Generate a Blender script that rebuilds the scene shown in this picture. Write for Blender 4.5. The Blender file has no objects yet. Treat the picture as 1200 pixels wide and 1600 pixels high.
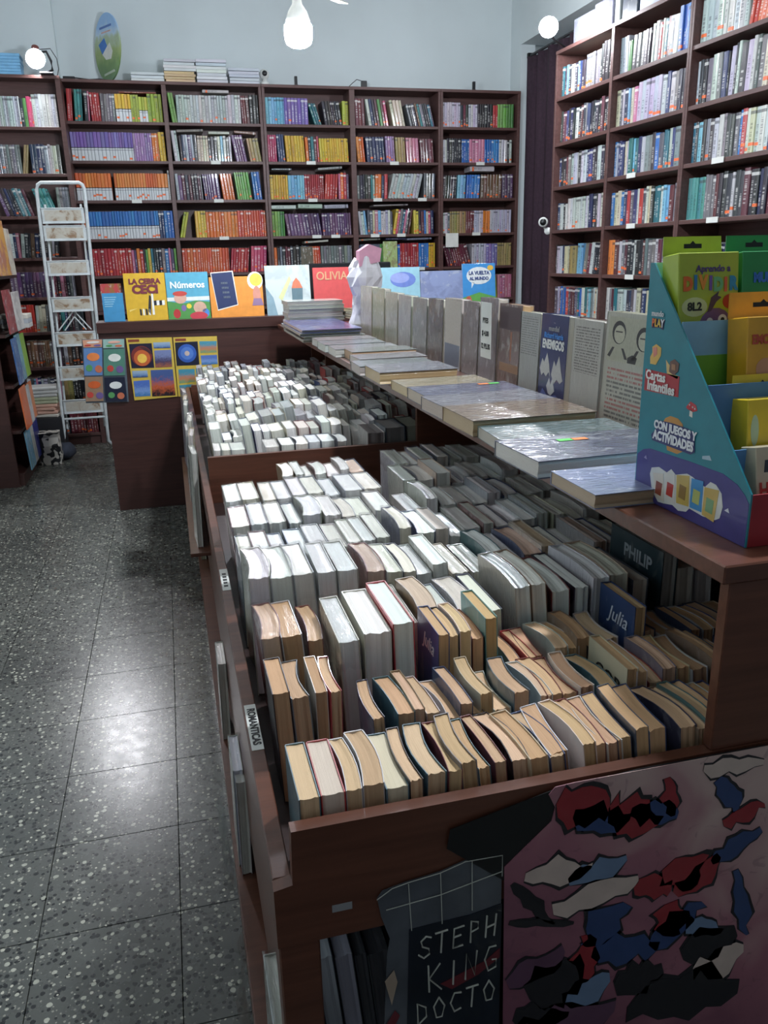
import bpy, math, random
from mathutils import Matrix, Vector, Euler
R = math.radians
random.seed(7)
scene = bpy.context.scene
COL = scene.collection

# ------------------------------------------------------------------ camera
cam_d = bpy.data.cameras.new('camera'); cam = bpy.data.objects.new('camera', cam_d); COL.objects.link(cam)
cam_d.sensor_fit = 'VERTICAL'; cam_d.sensor_height = 36.0; cam_d.lens = 1260.0 / 1600.0 * 36.0
cam_d.clip_start = 0.05
RX = (0.96719139, -0.25305302, -0.0224719)      # image right, in world axes
DN = (-0.09699276, -0.28605994, -0.95329015)    # image down
FW = (0.23480464, 0.92419364, -0.30121902)      # view direction
cam.matrix_world = Matrix(((RX[0], -DN[0], -FW[0], 0.0), (RX[1], -DN[1], -FW[1], 0.0), (RX[2], -DN[2], -FW[2], 1.4), (0, 0, 0, 1)))
scene.camera = cam
# ------------------------------------------------------------------ world, exposure
world = bpy.data.worlds.new('world'); scene.world = world; world.use_nodes = True
bg = world.node_tree.nodes['Background']; bg.inputs[0].default_value = (0.75, 0.86, 1.0, 1); bg.inputs[1].default_value = 0.05
scene.view_settings.view_transform = 'Standard'; scene.view_settings.look = 'None'
scene.view_settings.exposure = 1.9; scene.view_settings.gamma = 1.0; scene.view_settings.use_curve_mapping = False
MAIN_BULB, SIDE_BULB, CLIP_LAMP, FRONT_BULB = 205.0, 80.0, 250.0, 235.0     # emission of the lamps' diffusers

# ------------------------------------------------------------------ material helpers
def lin(c):
    return tuple(((v / 255) / 12.92 if v / 255 <= 0.04045 else ((v / 255 + 0.055) / 1.055) ** 2.4) for v in c) + (1.0,)
class NT:
    def __init__(s, name):
        s.m = bpy.data.materials.new(name); s.m.use_nodes = True; s.t = s.m.node_tree; s.b = s.t.nodes['Principled BSDF']; s.out = s.t.nodes['Material Output']
    def n(s, typ, **kw):
        x = s.t.nodes.new(typ)
        for k, v in kw.items():
            if k.startswith('i_'):
                key = k[2:]; key = int(key) if key.isdigit() else key
                x.inputs[key].default_value = v
            else: setattr(x, k, v)
        return x
    def l(s, a, b): s.t.links.new(a, b)
    def put(s, v, sock):
        if isinstance(v, bpy.types.NodeSocket): s.l(v, sock)
        else: sock.default_value = v
    def math(s, op, a, b=0.0, c=None):
        x = s.t.nodes.new('ShaderNodeMath'); x.operation = op; s.put(a, x.inputs[0]); s.put(b, x.inputs[1])
        if c is not None: s.put(c, x.inputs[2])
        return x.outputs[0]
    def between(s, v, a, b): return s.math('MULTIPLY', s.math('GREATER_THAN', v, a), s.math('LESS_THAN', v, b))
    def mix(s, f, a, b, typ='MIX'):
        x = s.t.nodes.new('ShaderNodeMix'); x.data_type = 'RGBA'; x.blend_type = typ
        s.put(f, x.inputs[0]); s.put(a, x.inputs[6]); s.put(b, x.inputs[7]); return x.outputs[2]
    def ramp(s, f, stops, interp='LINEAR'):
        x = s.t.nodes.new('ShaderNodeValToRGB'); e = x.color_ramp; e.interpolation = interp
        while len(e.elements) < len(stops): e.elements.new(0.5)
        for el, (p, c) in zip(e.elements, stops): el.position = p; el.color = c
        s.put(f, x.inputs[0]); return x.outputs[0]
    def coord(s, which='Generated', scale=(1, 1, 1)):
        c = s.t.nodes.new('ShaderNodeTexCoord'); mp = s.t.nodes.new('ShaderNodeMapping'); s.l(c.outputs[which], mp.inputs[0]); mp.inputs['Scale'].default_value = scale
        return mp.outputs[0]
    def noise(s, vec, scale, detail=3.0, rough=0.5, dist=0.0, w=None):
        x = s.t.nodes.new('ShaderNodeTexNoise')
        if w is not None: x.noise_dimensions = '4D'; s.put(w, x.inputs['W'])
        s.l(vec, x.inputs['Vector']); x.inputs['Scale'].default_value = scale; x.inputs['Detail'].default_value = detail
        x.inputs['Roughness'].default_value = rough; x.inputs['Distortion'].default_value = dist; return x.outputs[0]
    def bump(s, h, strength, dist=0.01):
        x = s.t.nodes.new('ShaderNodeBump'); x.inputs['Strength'].default_value = strength; x.inputs['Distance'].default_value = dist; s.l(h, x.inputs['Height']); return x.outputs[0]
    def set(s, **kw):
        for k, v in kw.items(): s.put(v, s.b.inputs[k.replace('_', ' ')])
        return s
def plain(name, c, rough=0.5, var=0.08, scale=12.0, metal=0.0, coat=0.0, bump=0.0, which='Object'):
    t = NT(name); col = lin(c); v = t.noise(t.coord(which), scale, 4.0)
    dark = tuple(x * (1 - 2 * var) for x in col[:3]) + (1,); lite = tuple(min(1, x * (1 + 2 * var)) for x in col[:3]) + (1,)
    t.set(Base_Color=t.ramp(v, [(0.3, dark), (0.7, lite)]), Roughness=rough, Metallic=metal, Coat_Weight=coat)
    if bump: t.set(Normal=t.bump(v, bump, 0.005))
    return t.m
def wood(name, c, rough=0.33, axis=(1.5, 22, 22)):
    t = NT(name); col = lin(c); v = t.noise(t.coord('Object', axis), 2.5, 6.0, 0.6, 0.6)
    d = tuple(x * 0.72 for x in col[:3]) + (1,); li = tuple(x * 1.22 for x in col[:3]) + (1,)
    t.set(Base_Color=t.ramp(v, [(0.3, d), (0.55, col), (0.75, li)]), Roughness=rough, Specular_IOR_Level=0.45, Normal=t.bump(v, 0.06, 0.004)); return t.m
def emit(name, c, strength):
    t = NT(name); t.set(Base_Color=lin(c), Emission_Color=lin(c), Emission_Strength=strength); return t.m

def obj_color(t): 
    o = t.n('ShaderNodeObjectInfo'); return o.outputs['Color'], o.outputs['Random']
def plastic_bump(t, vec, strength=0.5, scale=9.0):
    n1 = t.noise(vec, scale, 3.0, 0.55, 1.6); return t.bump(n1, strength, 0.02)

def spine_material(name, two_tone=False, wrapped=False):
    """Book spine: the colour of the object, a printed title along the spine, an orange price dot on some."""
    t = NT(name); col, rnd = obj_color(t)
    g = t.coord('Generated'); sx = t.n('ShaderNodeSeparateXYZ'); t.l(g, sx.inputs[0]); x, y, z = sx.outputs
    r2 = t.math('FRACT', t.math('MULTIPLY', rnd, 17.31)); r3 = t.math('FRACT', t.math('MULTIPLY', rnd, 53.77))
    on_spine = t.math('LESS_THAN', y, 0.06)
    base = t.mix(t.math('MULTIPLY', t.noise(g, 6.0, 3.0, 0.6, 0.0, rnd), 0.35), col, (0.02, 0.02, 0.03, 1))
    if two_tone:
        low = t.math('MULTIPLY', t.math('LESS_THAN', z, 0.48), on_spine)
        base = t.mix(low, base, lin((205, 208, 210)))
        base = t.mix(t.math('MULTIPLY', t.between(z, 0.45, 0.48), on_spine), base, (0.03, 0.03, 0.05, 1))
        base = t.mix(t.math('MULTIPLY', t.between(z, 0.375, 0.39), on_spine), base, (0.03, 0.03, 0.05, 1))
    else:
        z0 = t.math('MULTIPLY', r2, 0.25); z1 = t.math('ADD', z0, t.math('ADD', 0.3, t.math('MULTIPLY', r3, 0.4)))
        cz = t.n('ShaderNodeCombineXYZ'); t.l(t.math('MULTIPLY', z, 34.0), cz.inputs[2]); t.l(t.math('MULTIPLY', rnd, 300.0), cz.inputs[0])
        wn = t.n('ShaderNodeTexNoise'); t.l(cz.outputs[0], wn.inputs['Vector']); wn.inputs['Scale'].default_value = 1.0; wn.inputs['Detail'].default_value = 1.0
        ttl = t.math('MULTIPLY', t.math('MULTIPLY', t.between(x, 0.3, 0.7), t.math('MULTIPLY', t.math('GREATER_THAN', z, z0), t.math('LESS_THAN', z, z1))), t.math('GREATER_THAN', wn.outputs[0], 0.5))
        ttl = t.math('MULTIPLY', ttl, on_spine)
        sep = t.n('ShaderNodeSeparateColor'); t.l(col, sep.inputs[0])
        ink = t.mix(t.math('GREATER_THAN', sep.outputs[1], 0.22), (0.75, 0.74, 0.7, 1), (0.03, 0.03, 0.04, 1))
        base = t.mix(t.math('MULTIPLY', ttl, 0.5), base, ink)
        band = t.math('MULTIPLY', t.math('MULTIPLY', t.between(z, 0.86, 0.93), t.math('GREATER_THAN', r3, 0.55)), on_spine)
        base = t.mix(t.math('MULTIPLY', band, 0.7), base, ink)
    dot = t.math('MULTIPLY', t.math('MULTIPLY', t.math('MULTIPLY', t.math('GREATER_THAN', z, t.math('ADD', 0.03, t.math('MULTIPLY', r3, 0.16))), t.math('LESS_THAN', z, t.math('ADD', 0.1, t.math('MULTIPLY', r3, 0.16)))), on_spine), t.math('MULTIPLY', t.math('LESS_THAN', r2, 0.24), t.math('GREATER_THAN', x, 0.15)))
    base = t.mix(dot, base, lin((240, 110, 50)))
    t.set(Base_Color=base, Roughness=0.42, Coat_Weight=0.75 if wrapped else 0.25, Coat_Roughness=0.12)
    if wrapped:
        vec = t.coord('Object', (1.0, 1.0, 0.35)); pb = plastic_bump(t, vec, 0.9, 5.0); t.l(pb, t.b.inputs['Coat Normal'])
    return t.m
def cover_material(name, wrapped, scale=3.0, amount=0.55, streak=True):
    """Printed cover: two tones around the object's own colour; wrapped ones carry a crumpled clear film."""
    t = NT(name); col, rnd = obj_color(t); g = t.coord('Generated')
    n1 = t.noise(g, scale, 4.0, 0.6, 0.8, t.math('MULTIPLY', rnd, 40.0)); n2 = t.noise(g, scale * 2.2, 3.0, 0.6, 0.5, t.math('MULTIPLY', rnd, 91.0))
    hue = t.n('ShaderNodeHueSaturation', i_Value=0.4); t.l(col, hue.inputs['Color']); t.l(t.math('ADD', 0.3, t.math('MULTIPLY', rnd, 0.4)), hue.inputs['Hue'])
    c = t.mix(t.math('MULTIPLY', t.ramp(n1, [(0.48, (0, 0, 0, 1)), (0.58, (1, 1, 1, 1))]), amount), col, hue.outputs[0])
    c = t.mix(t.math('MULTIPLY', t.ramp(n2, [(0.56, (0, 0, 0, 1)), (0.64, (1, 1, 1, 1))]), amount), c, (0.6, 0.6, 0.58, 1))
    t.set(Base_Color=c, Roughness=0.4, Coat_Weight=1.0 if wrapped else 0.3, Coat_Roughness=0.1)
    if wrapped: t.l(plastic_bump(t, t.coord('Object', (1, 1, 0.5)), 0.25, 9.0), t.b.inputs['Coat Normal'])
    return t.m
def page_material(name, wrapped):
    t = NT(name); col, rnd = obj_color(t); g = t.coord('Generated', (60, 0.6, 0.6)); v = t.noise(g, 1.0, 2.0, 0.6, 0.0, t.math('MULTIPLY', rnd, 30.0))
    c = t.mix(t.ramp(v, [(0.3, (0.5, 0.5, 0.5, 1)), (0.6, (0, 0, 0, 1))]), col, t.mix(0.38, col, (0.25, 0.14, 0.06, 1)))
    t.set(Base_Color=c, Roughness=0.75, Normal=t.bump(v, 0.35, 0.004))
    if wrapped:
        t.set(Coat_Weight=0.8, Coat_Roughness=0.16); t.l(plastic_bump(t, t.coord('Object', (1, 1, 0.4)), 0.25, 12.0), t.b.inputs['Coat Normal'])
    return t.m
def film_material(name):
    t = NT(name); tr = t.n('ShaderNodeBsdfTransparent'); gl = t.n('ShaderNodeBsdfGlossy', i_Roughness=0.11)
    nb = plastic_bump(t, t.coord('Object', (0.6, 1.0, 0.6)), 0.26, 20.0); t.l(nb, gl.inputs['Normal'])
    fr = t.n('ShaderNodeLayerWeight', i_Blend=0.35); t.l(nb, fr.inputs['Normal'])
    mx = t.n('ShaderNodeMixShader'); t.l(t.math('ADD', 0.09, t.math('MULTIPLY', fr.outputs['Facing'], 0.2)), mx.inputs[0]); t.l(tr.outputs[0], mx.inputs[1]); t.l(gl.outputs[0], mx.inputs[2])
    t.l(mx.outputs[0], t.out.inputs['Surface']); return t.m

M = {}
M['case'] = wood('bookcase_laminate', (94, 66, 62), 0.42)
M['counter'] = wood('counter_laminate', (68, 42, 37), 0.38)
M['island'] = wood('island_laminate', (102, 63, 48), 0.28)
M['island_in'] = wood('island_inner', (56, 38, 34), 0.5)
M['white'] = plain('painted_white', (215, 217, 212), 0.45)
M['wall'] = plain('wall_paint', (204, 213, 214), 0.8, 0.03, 1.3)
M['ceiling'] = plain('ceiling_paint', (205, 208, 206), 0.85, 0.03, 1.5)
M['black'] = plain('black_plastic', (20, 21, 23), 0.35)
M['grey'] = plain('grey_plastic', (110, 112, 112), 0.45)
M['dark'] = plain('dark_grey', (44, 44, 47), 0.5)
M['label'] = plain('paper_label', (222, 222, 214), 0.6, 0.03)
M['paper'] = plain('white_paper', (224, 222, 214), 0.7, 0.05)
M['ink'] = plain('black_ink', (18, 18, 18), 0.6, 0.0)
M['red_ink'] = plain('red_ink', (165, 60, 55), 0.6, 0.0)
M['spine'] = spine_material('spine_print'); M['spine2'] = spine_material('spine_two_tone', True); M['spinew'] = spine_material('spine_in_clear_bag', False, True)
M['cover'] = cover_material('cover_print', False); M['coverw'] = cover_material('cover_in_film', True, 2.2, 0.32)
M['plaincover'] = cover_material('cover_quiet', False, 2.0, 0.15); M['plaincoverw'] = cover_material('cover_quiet_film', True, 2.0, 0.15)
M['pages'] = page_material('page_edges', False); M['pagesw'] = page_material('page_edges_in_film', True)
M['film'] = film_material('clear_film')
M['edge'] = plain('shelf_page_edges', (205, 196, 178), 0.8)
def flat(c, rough=0.5, coat=0.0):
    k = ('flat', c, rough, coat)
    if k not in M: M[k] = plain('print_%d_%d_%d' % c, c, rough, 0.04, 30.0, 0.0, coat)
    return M[k]

# ------------------------------------------------------------------ mesh helpers
WM = {}          # world matrices of parents
def wm(o): return WM.get(o.name, Matrix.Identity(4))
class MB:
    def __init__(s): s.v = []; s.f = []; s.mi = []; s.sm = []
    def add(s, vs, fs, m=0, smooth=False):
        b = len(s.v); s.v += [tuple(v) for v in vs]
        for f in fs: s.f.append([b + i for i in f]); s.mi.append(m); s.sm.append(smooth)
        return s
    def box(s, x0, x1, y0, y1, z0, z1, m=0, bev=0.0, mat=None):
        if bev <= 0 or min(x1 - x0, y1 - y0, z1 - z0) < 2.2 * bev:
            vs = [(x, y, z) for x in (x0, x1) for y in (y0, y1) for z in (z0, z1)]
            fs = [(0, 1, 3, 2), (4, 6, 7, 5), (0, 4, 5, 1), (2, 3, 7, 6), (0, 2, 6, 4), (1, 5, 7, 3)]
        else:
            vs = []; idx = {}
            X, Y, Z = (x0, x1), (y0, y1), (z0, z1)
            for i in (0, 1):
                for j in (0, 1):
                    for k in (0, 1):
                        for a in range(3):
                            p = [X[i] + (bev if i == 0 else -bev), Y[j] + (bev if j == 0 else -bev), Z[k] + (bev if k == 0 else -bev)]
                            p[a] = (X, Y, Z)[a][(i, j, k)[a]]; idx[(i, j, k, a)] = len(vs); vs.append(p)
            fs = []
            for a in range(3):
                b, c = [q for q in range(3) if q != a]
                for s_ in (0, 1):
                    q = []
                    for (u, w) in ((0, 0), (1, 0), (1, 1), (0, 1)):
                        t = [0, 0, 0]; t[a] = s_; t[b] = u; t[c] = w; q.append(idx[(*t, a)])
                    fs.append(tuple(q))
            for a in range(3):           # edges along axis a
                b, c = [q for q in range(3) if q != a]
                for u in (0, 1):
                    for w in (0, 1):
                        q = []
                        for (e, face) in ((0, b), (1, b), (1, c), (0, c)):
                            t = [0, 0, 0]; t[a] = e; t[b] = u; t[c] = w; q.append(idx[(*t, face)])
                        fs.append(tuple(q))
            for i in (0, 1):
                for j in (0, 1):
                    for k in (0, 1): fs.append((idx[(i, j, k, 0)], idx[(i, j, k, 1)], idx[(i, j, k, 2)]))
        if mat is not None: vs = [mat @ Vector(v) for v in vs]
        return s.add(vs, fs, m)
    def prism(s, pts, axis, a, b, m=0):
        """polygon pts in the plane across axis, extruded from a to b"""
        def P(p, t):
            return {0: (t, p[0], p[1]), 1: (p[0], t, p[1]), 2: (p[0], p[1], t)}[axis]
        n = len(pts); vs = [P(p, a) for p in pts] + [P(p, b) for p in pts]
        fs = [tuple(range(n)), tuple(range(2 * n - 1, n - 1, -1))] + [(i, (i + 1) % n, n + (i + 1) % n, n + i) for i in range(n)]
        return s.add(vs, fs, m)
    def tube(s, path, r, seg=10, m=0, caps=True):
        path = [Vector(p) for p in path]; rings = []; n = len(path); up = Vector((0.13, 0.27, 0.95))
        for i, p in enumerate(path):
            d = (path[min(i + 1, n - 1)] - path[max(i - 1, 0)]).normalized()
            a = d.cross(up); a = a.normalized() if a.length > 1e-4 else d.orthogonal().normalized(); b = d.cross(a)
            rr = r[i] if isinstance(r, (list, tuple)) else r
            rings.append([p + a * rr * math.cos(2 * math.pi * k / seg) + b * rr * math.sin(2 * math.pi * k / seg) for k in range(seg)])
        vs = [v for rg in rings for v in rg]; fs = []
        for i in range(n - 1):
            for k in range(seg): fs.append((i * seg + k, i * seg + (k + 1) % seg, (i + 1) * seg + (k + 1) % seg, (i + 1) * seg + k))
        s.add(vs, fs, m, True)
        if caps: s.add(rings[0], [tuple(range(seg))], m); s.add(rings[-1], [tuple(range(seg))], m)
        return s
    def lathe(s, prof, origin=(0, 0, 0), axis=(0, 0, 1), seg=24, m=0):
        q = Vector((0, 0, 1)).rotation_difference(Vector(axis)); o = Vector(origin); vs = []; fs = []
        for (r, z) in prof:
            for k in range(seg): vs.append(o + q @ Vector((r * math.cos(2 * math.pi * k / seg), r * math.sin(2 * math.pi * k / seg), z)))
        for i in range(len(prof) - 1):
            for k in range(seg): fs.append((i * seg + k, i * seg + (k + 1) % seg, (i + 1) * seg + (k + 1) % seg, (i + 1) * seg + k))
        return s.add(vs, fs, m, True)
    def mesh(s, name, mats):
        me = bpy.data.meshes.new(name); me.from_pydata(s.v, [], s.f)
        for mt in (mats if isinstance(mats, (list, tuple)) else [mats]): me.materials.append(mt)
        me.polygons.foreach_set('material_index', s.mi); me.polygons.foreach_set('use_smooth', s.sm); me.update()
        import bmesh
        bm = bmesh.new(); bm.from_mesh(me); bmesh.ops.recalc_face_normals(bm, faces=bm.faces); bm.to_mesh(me); bm.free()
        return me
    def build(s, name, mats, parent=None, local=False, **kw):
        if parent is not None and not local:
            inv = wm(parent).inverted(); s.v = [tuple(inv @ Vector(v)) for v in s.v]
        o = bpy.data.objects.new(name, s.mesh(name, mats)); COL.objects.link(o)
        if parent is not None: o.parent = parent; WM[o.name] = wm(parent)
        tag(o, **kw); return o
def tag(o, label=None, cat=None, group=None, kind=None):
    if label: o['label'] = label
    if cat: o['category'] = cat
    if group: o['group'] = group
    if kind: o['kind'] = kind
    return o
def thing(name, label, cat, loc=(0, 0, 0), rz=0.0, group=None, kind=None, rot=None):
    o = bpy.data.objects.new(name, None); COL.objects.link(o); o.empty_display_size = 0.05
    e = Euler(rot) if rot else Euler((0, 0, rz)); o.location = loc; o.rotation_euler = e
    WM[o.name] = Matrix.Translation(loc) @ e.to_matrix().to_4x4(); tag(o, label, cat, group, kind); return o
def inst(name, me, mat4=None, color=None, parent=None):
    o = bpy.data.objects.new(name, me); COL.objects.link(o)
    if parent is not None: o.parent = parent
    if mat4 is not None: o.matrix_local = mat4
    if color is not None: o.color = color
    return o
def rgb(c, jit=0):
    c = tuple(max(0, min(255, v + random.uniform(-jit, jit))) for v in c); return lin(c)
def write(s, size, m4, mat, parent=None, name='lettering', align='CENTER', shear=0.0, bold=0.0, sx=1.0, font_r=0.0, depth=0.0004):
    """flat printed lettering: text lies in the local XY plane of m4 (world), facing local +Z"""
    cu = bpy.data.curves.new('lettering_curve', 'FONT'); cu.body = s; cu.size = size; cu.align_x = align; cu.align_y = 'CENTER'; cu.shear = shear
    cu.offset = bold; cu.extrude = depth; cu.resolution_u = 3; cu.space_line = 0.85
    o = bpy.data.objects.new(name, cu); COL.objects.link(o)
    bpy.context.view_layer.update()
    me = bpy.data.meshes.new_from_object(o.evaluated_get(bpy.context.evaluated_depsgraph_get())); bpy.data.objects.remove(o); bpy.data.curves.remove(cu)
    me.materials.clear(); me.materials.append(mat)
    mm = m4 @ Matrix.Diagonal((sx, 1, 1, 1))
    if parent is not None: mm = wm(parent).inverted() @ mm
    me.transform(mm); o = bpy.data.objects.new(name, me); COL.objects.link(o)
    if parent is not None: o.parent = parent
    return o
def frame(o, x, y):
    """matrix with origin o, local X = x, local Y = y"""
    x = Vector(x).normalized(); y = Vector(y); z = x.cross(y).normalized(); y = z.cross(x)
    m = Matrix((x, y, z)).transposed().to_4x4(); m.translation = o; return m
def facing_aisle(x, y, z): return frame((x, y, z), (0, -1, 0), (0, 0, 1))     # on a face whose normal is -X
def facing_front(x, y, z): return frame((x, y, z), (1, 0, 0), (0, 0, 1))      # on a face whose normal is -Y
ORD = ['zeroth', 'first', 'second', 'third', 'fourth', 'fifth', 'sixth', 'seventh', 'eighth', 'ninth', 'tenth', 'eleventh', 'twelfth', 'thirteenth', 'fourteenth', 'fifteenth', 'sixteenth', 'seventeenth', 'eighteenth', 'nineteenth', 'twentieth']
def ordn(n):
    if n <= 20: return ORD[n]
    tens = ['', '', 'twenty', 'thirty', 'forty', 'fifty'][n // 10]
    return tens[:-1] + 'ieth' if n % 10 == 0 else tens + '-' + ORD[n % 10]
def hue_name(c):
    import colorsys
    r, g, b = [v / 255 for v in c]; h, s, v = colorsys.rgb_to_hsv(r, g, b); h *= 360
    if v < 0.27: return 'black'
    if s < 0.16: return 'white' if v > 0.78 else ('light grey' if v > 0.6 else 'grey')
    if h < 18 or h > 340: return ('pink' if v > 0.75 and s < 0.5 else ('maroon' if v < 0.5 else 'red'))
    if h < 42: return 'brown' if v < 0.55 else ('cream' if s < 0.35 else 'orange')
    if h < 68: return 'cream' if s < 0.35 else 'yellow'
    if h < 160: return 'green'
    if h < 195: return 'teal'
    if h < 250: return ('navy' if v < 0.45 else ('pale blue' if s < 0.4 else 'blue'))
    return 'purple' if h < 300 else ('pink' if v > 0.65 else 'purple')

# ------------------------------------------------------------------ room shell
def terrazzo():
    t = NT('terrazzo'); g = t.n('ShaderNodeNewGeometry'); pos = g.outputs['Position']
    def vor(scale, off, wx):
        mp = t.n('ShaderNodeMapping'); t.l(pos, mp.inputs[0]); mp.inputs['Location'].default_value = off
        nz = t.n('ShaderNodeTexNoise'); t.l(mp.outputs[0], nz.inputs['Vector']); nz.inputs['Scale'].default_value = 60.0
        ad = t.n('ShaderNodeVectorMath', operation='SCALE'); t.l(nz.outputs[1], ad.inputs[0]); ad.inputs['Scale'].default_value = wx
        a2 = t.n('ShaderNodeVectorMath', operation='ADD'); t.l(mp.outputs[0], a2.inputs[0]); t.l(ad.outputs[0], a2.inputs[1])
        v = t.n('ShaderNodeTexVoronoi'); t.l(a2.outputs[0], v.inputs['Vector']); v.inputs['Scale'].default_value = scale
        s = t.n('ShaderNodeSeparateColor'); t.l(v.outputs['Color'], s.inputs[0]); return v.outputs['Distance'], s.outputs[0], s.outputs[1]
    d1, r1, q1 = vor(62.0, (0, 0, 0), 0.006); d2, r2, q2 = vor(75.0, (3.1, 1.7, 0), 0.006); d3, r3, q3 = vor(120.0, (5.1, 2.7, 0), 0.004)
    white = t.math('MULTIPLY', t.math('LESS_THAN', d1, t.math('ADD', 0.14, t.math('MULTIPLY', q1, 0.26))), t.math('GREATER_THAN', r1, 0.56))
    black = t.math('MULTIPLY', t.math('LESS_THAN', d2, t.math('ADD', 0.2, t.math('MULTIPLY', q2, 0.3))), t.math('GREATER_THAN', r2, 0.3))
    small = t.math('MULTIPLY', t.math('LESS_THAN', d3, 0.3), t.math('GREATER_THAN', r3, 0.66))
    big = t.noise(pos, 1.6, 4.0)
    o = t.n('ShaderNodeObjectInfo')
    base = t.ramp(t.math('ADD', t.math('MULTIPLY', big, 0.8), t.math('MULTIPLY', o.outputs['Random'], 0.2)), [(0.3, lin((70, 72, 68))), (0.7, lin((92, 93, 87)))])
    c = t.mix(small, base, lin((140, 138, 126))); c = t.mix(black, c, lin((28, 30, 31)))
    c = t.mix(white, c, t.mix(q1, lin((205, 200, 182)), lin((165, 165, 150))))
    ro = t.math('ADD', 0.2, t.math('MULTIPLY', t.noise(pos, 25.0, 5.0), 0.14))
    t.set(Base_Color=c, Roughness=ro, Specular_IOR_Level=0.5, Normal=t.bump(t.noise(pos, 140.0, 3.0), 0.05, 0.003)); return t.m
M['terrazzo'] = terrazzo(); M['grout'] = plain('grout', (40, 40, 38), 0.9)
floor = MB().box(-2.4, 4.2, -1.5, 7.6, -0.08, -0.012).build('floor', M['grout'], kind='structure', label='dark grey terrazzo floor laid in square tiles')
T0 = 0.302
tile_me = MB().box(0.0008, T0 - 0.0008, 0.0008, T0 - 0.0008, -0.012, 0.0, 0, 0.0006).mesh('floor_tile', M['terrazzo'])
for i in range(-6, 2):
    for j in range(-5, 18):
        o = inst('tile', tile_me, Matrix.Translation((-0.104 + i * T0, 1.847 + j * T0, 0)), None, floor)
MB().box(0.5005, 3.07, -1.2, 7.27, -0.012, -0.0005).build('tile_field', M['terrazzo'], floor, kind='stuff')
def wall(name, x0, x1, y0, y1, z0, z1, label, m='wall'): return MB().box(x0, x1, y0, y1, z0, z1).build(name, M[m], kind='structure', label=label)
WH = 3.7
wall('wall_back', -0.62, 3.45, 7.27, 7.4, 0, WH, 'pale blue-grey painted wall behind the bookcases')
wall('wall_pilaster', -1.05, -0.62, 7.18, 7.4, 0, WH, 'pale painted wall projection behind the clip lamp')
wall('wall_far_corner', -1.7, -1.05, 7.27, 7.4, 0, WH, 'shaded wall strip above the corner bookcase')
wall('wall_left', -1.8, -1.65, -1.4, 7.4, 0, WH, 'painted side wall behind the magazine shelves')
wr = wall('wall_right', 3.07, 3.45, 5.3, 7.06, 3.07, WH, 'painted wall above the curtained doorway')
MB().box(3.07, 3.2, 7.06, 7.27, 0, WH).build('wall_pier', M['wall'], wr)
MB().box(3.07, 3.45, 1.0, 5.3, 0, WH).build('wall_pier', M['wall'], wr)
wall('ceiling', -1.8, 3.5, -1.4, 7.4, WH, WH + 0.1, 'pale painted ceiling', 'ceiling')

# ------------------------------------------------------------------ curtain
def curtain():
    t = thing('curtain', 'dark plum fabric curtain hanging in the doorway beside the bookcases', 'curtain', (3.16, 6.3, 0))
    n = 90; vs = []; fs = []; zs = [0.03, 0.8, 1.6, 2.4, 2.97]
    for j, z in enumerate(zs):
        for i in range(n + 1):
            y = 5.35 + (7.04 - 5.35) * i / n; a = 0.022 * math.sin(i * 0.62) + 0.008 * math.sin(i * 1.7 + 1.0 + z); vs.append((3.15 + a * (0.75 + 0.1 * j), y, z))
    for j in range(len(zs) - 1):
        for i in range(n): fs.append((j * (n + 1) + i, j * (n + 1) + i + 1, (j + 1) * (n + 1) + i + 1, (j + 1) * (n + 1) + i))
    mb = MB(); mb.add(vs, fs, 0, True); o = mb.build('fabric', plain('curtain_cloth', (58, 40, 52), 0.9, 0.1, 40.0), t)
    sm = o.modifiers.new('thick', 'SOLIDIFY'); sm.thickness = 0.003
    MB().tube([(3.15, 5.32, 2.985), (3.15, 7.055, 2.985)], 0.011, 10).build('rod', M['dark'], t)
    MB().box(3.125, 3.2, 7.03, 7.058, 2.965, 3.005, 0, 0.003).build('bracket', M['black'], t)
curtain()

# ------------------------------------------------------------------ lamps
def bulb_thing(name, label, c, z_glow_top, drop, rad, strength, group):
    """big LED bulb: neck, cone of the housing, milky diffuser hanging below"""
    x, y = c; t = thing(name, label, 'light bulb', (x, y, z_glow_top), 0, group)
    zt = z_glow_top
    MB().lathe([(rad * 0.02, zt - drop), (rad * 0.55, zt - drop + 0.004), (rad * 0.86, zt - drop * 0.82), (rad * 0.97, zt - drop * 0.6), (rad, zt - drop * 0.2), (rad * 0.97, zt), (0.0, zt)], (x, y, 0), seg=28).build('diffuser', emit(name + '_glow', (236, 244, 255), strength), t)
    MB().lathe([(rad * 0.9, zt + 0.0005), (rad * 0.86, zt + 0.02), (rad * 0.66, zt + 0.055), (rad * 0.34, zt + 0.085), (rad * 0.3, zt + 0.12), (0, zt + 0.12)], (x, y, 0), seg=28).build('housing', M['white'], t)
    return t
bulb_thing('led_bulb', 'large white LED bulb hanging lit under the small ceiling fan', (0.694, 4.1), 2.408, 0.09, 0.064, MAIN_BULB, 'lit bulbs')
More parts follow.
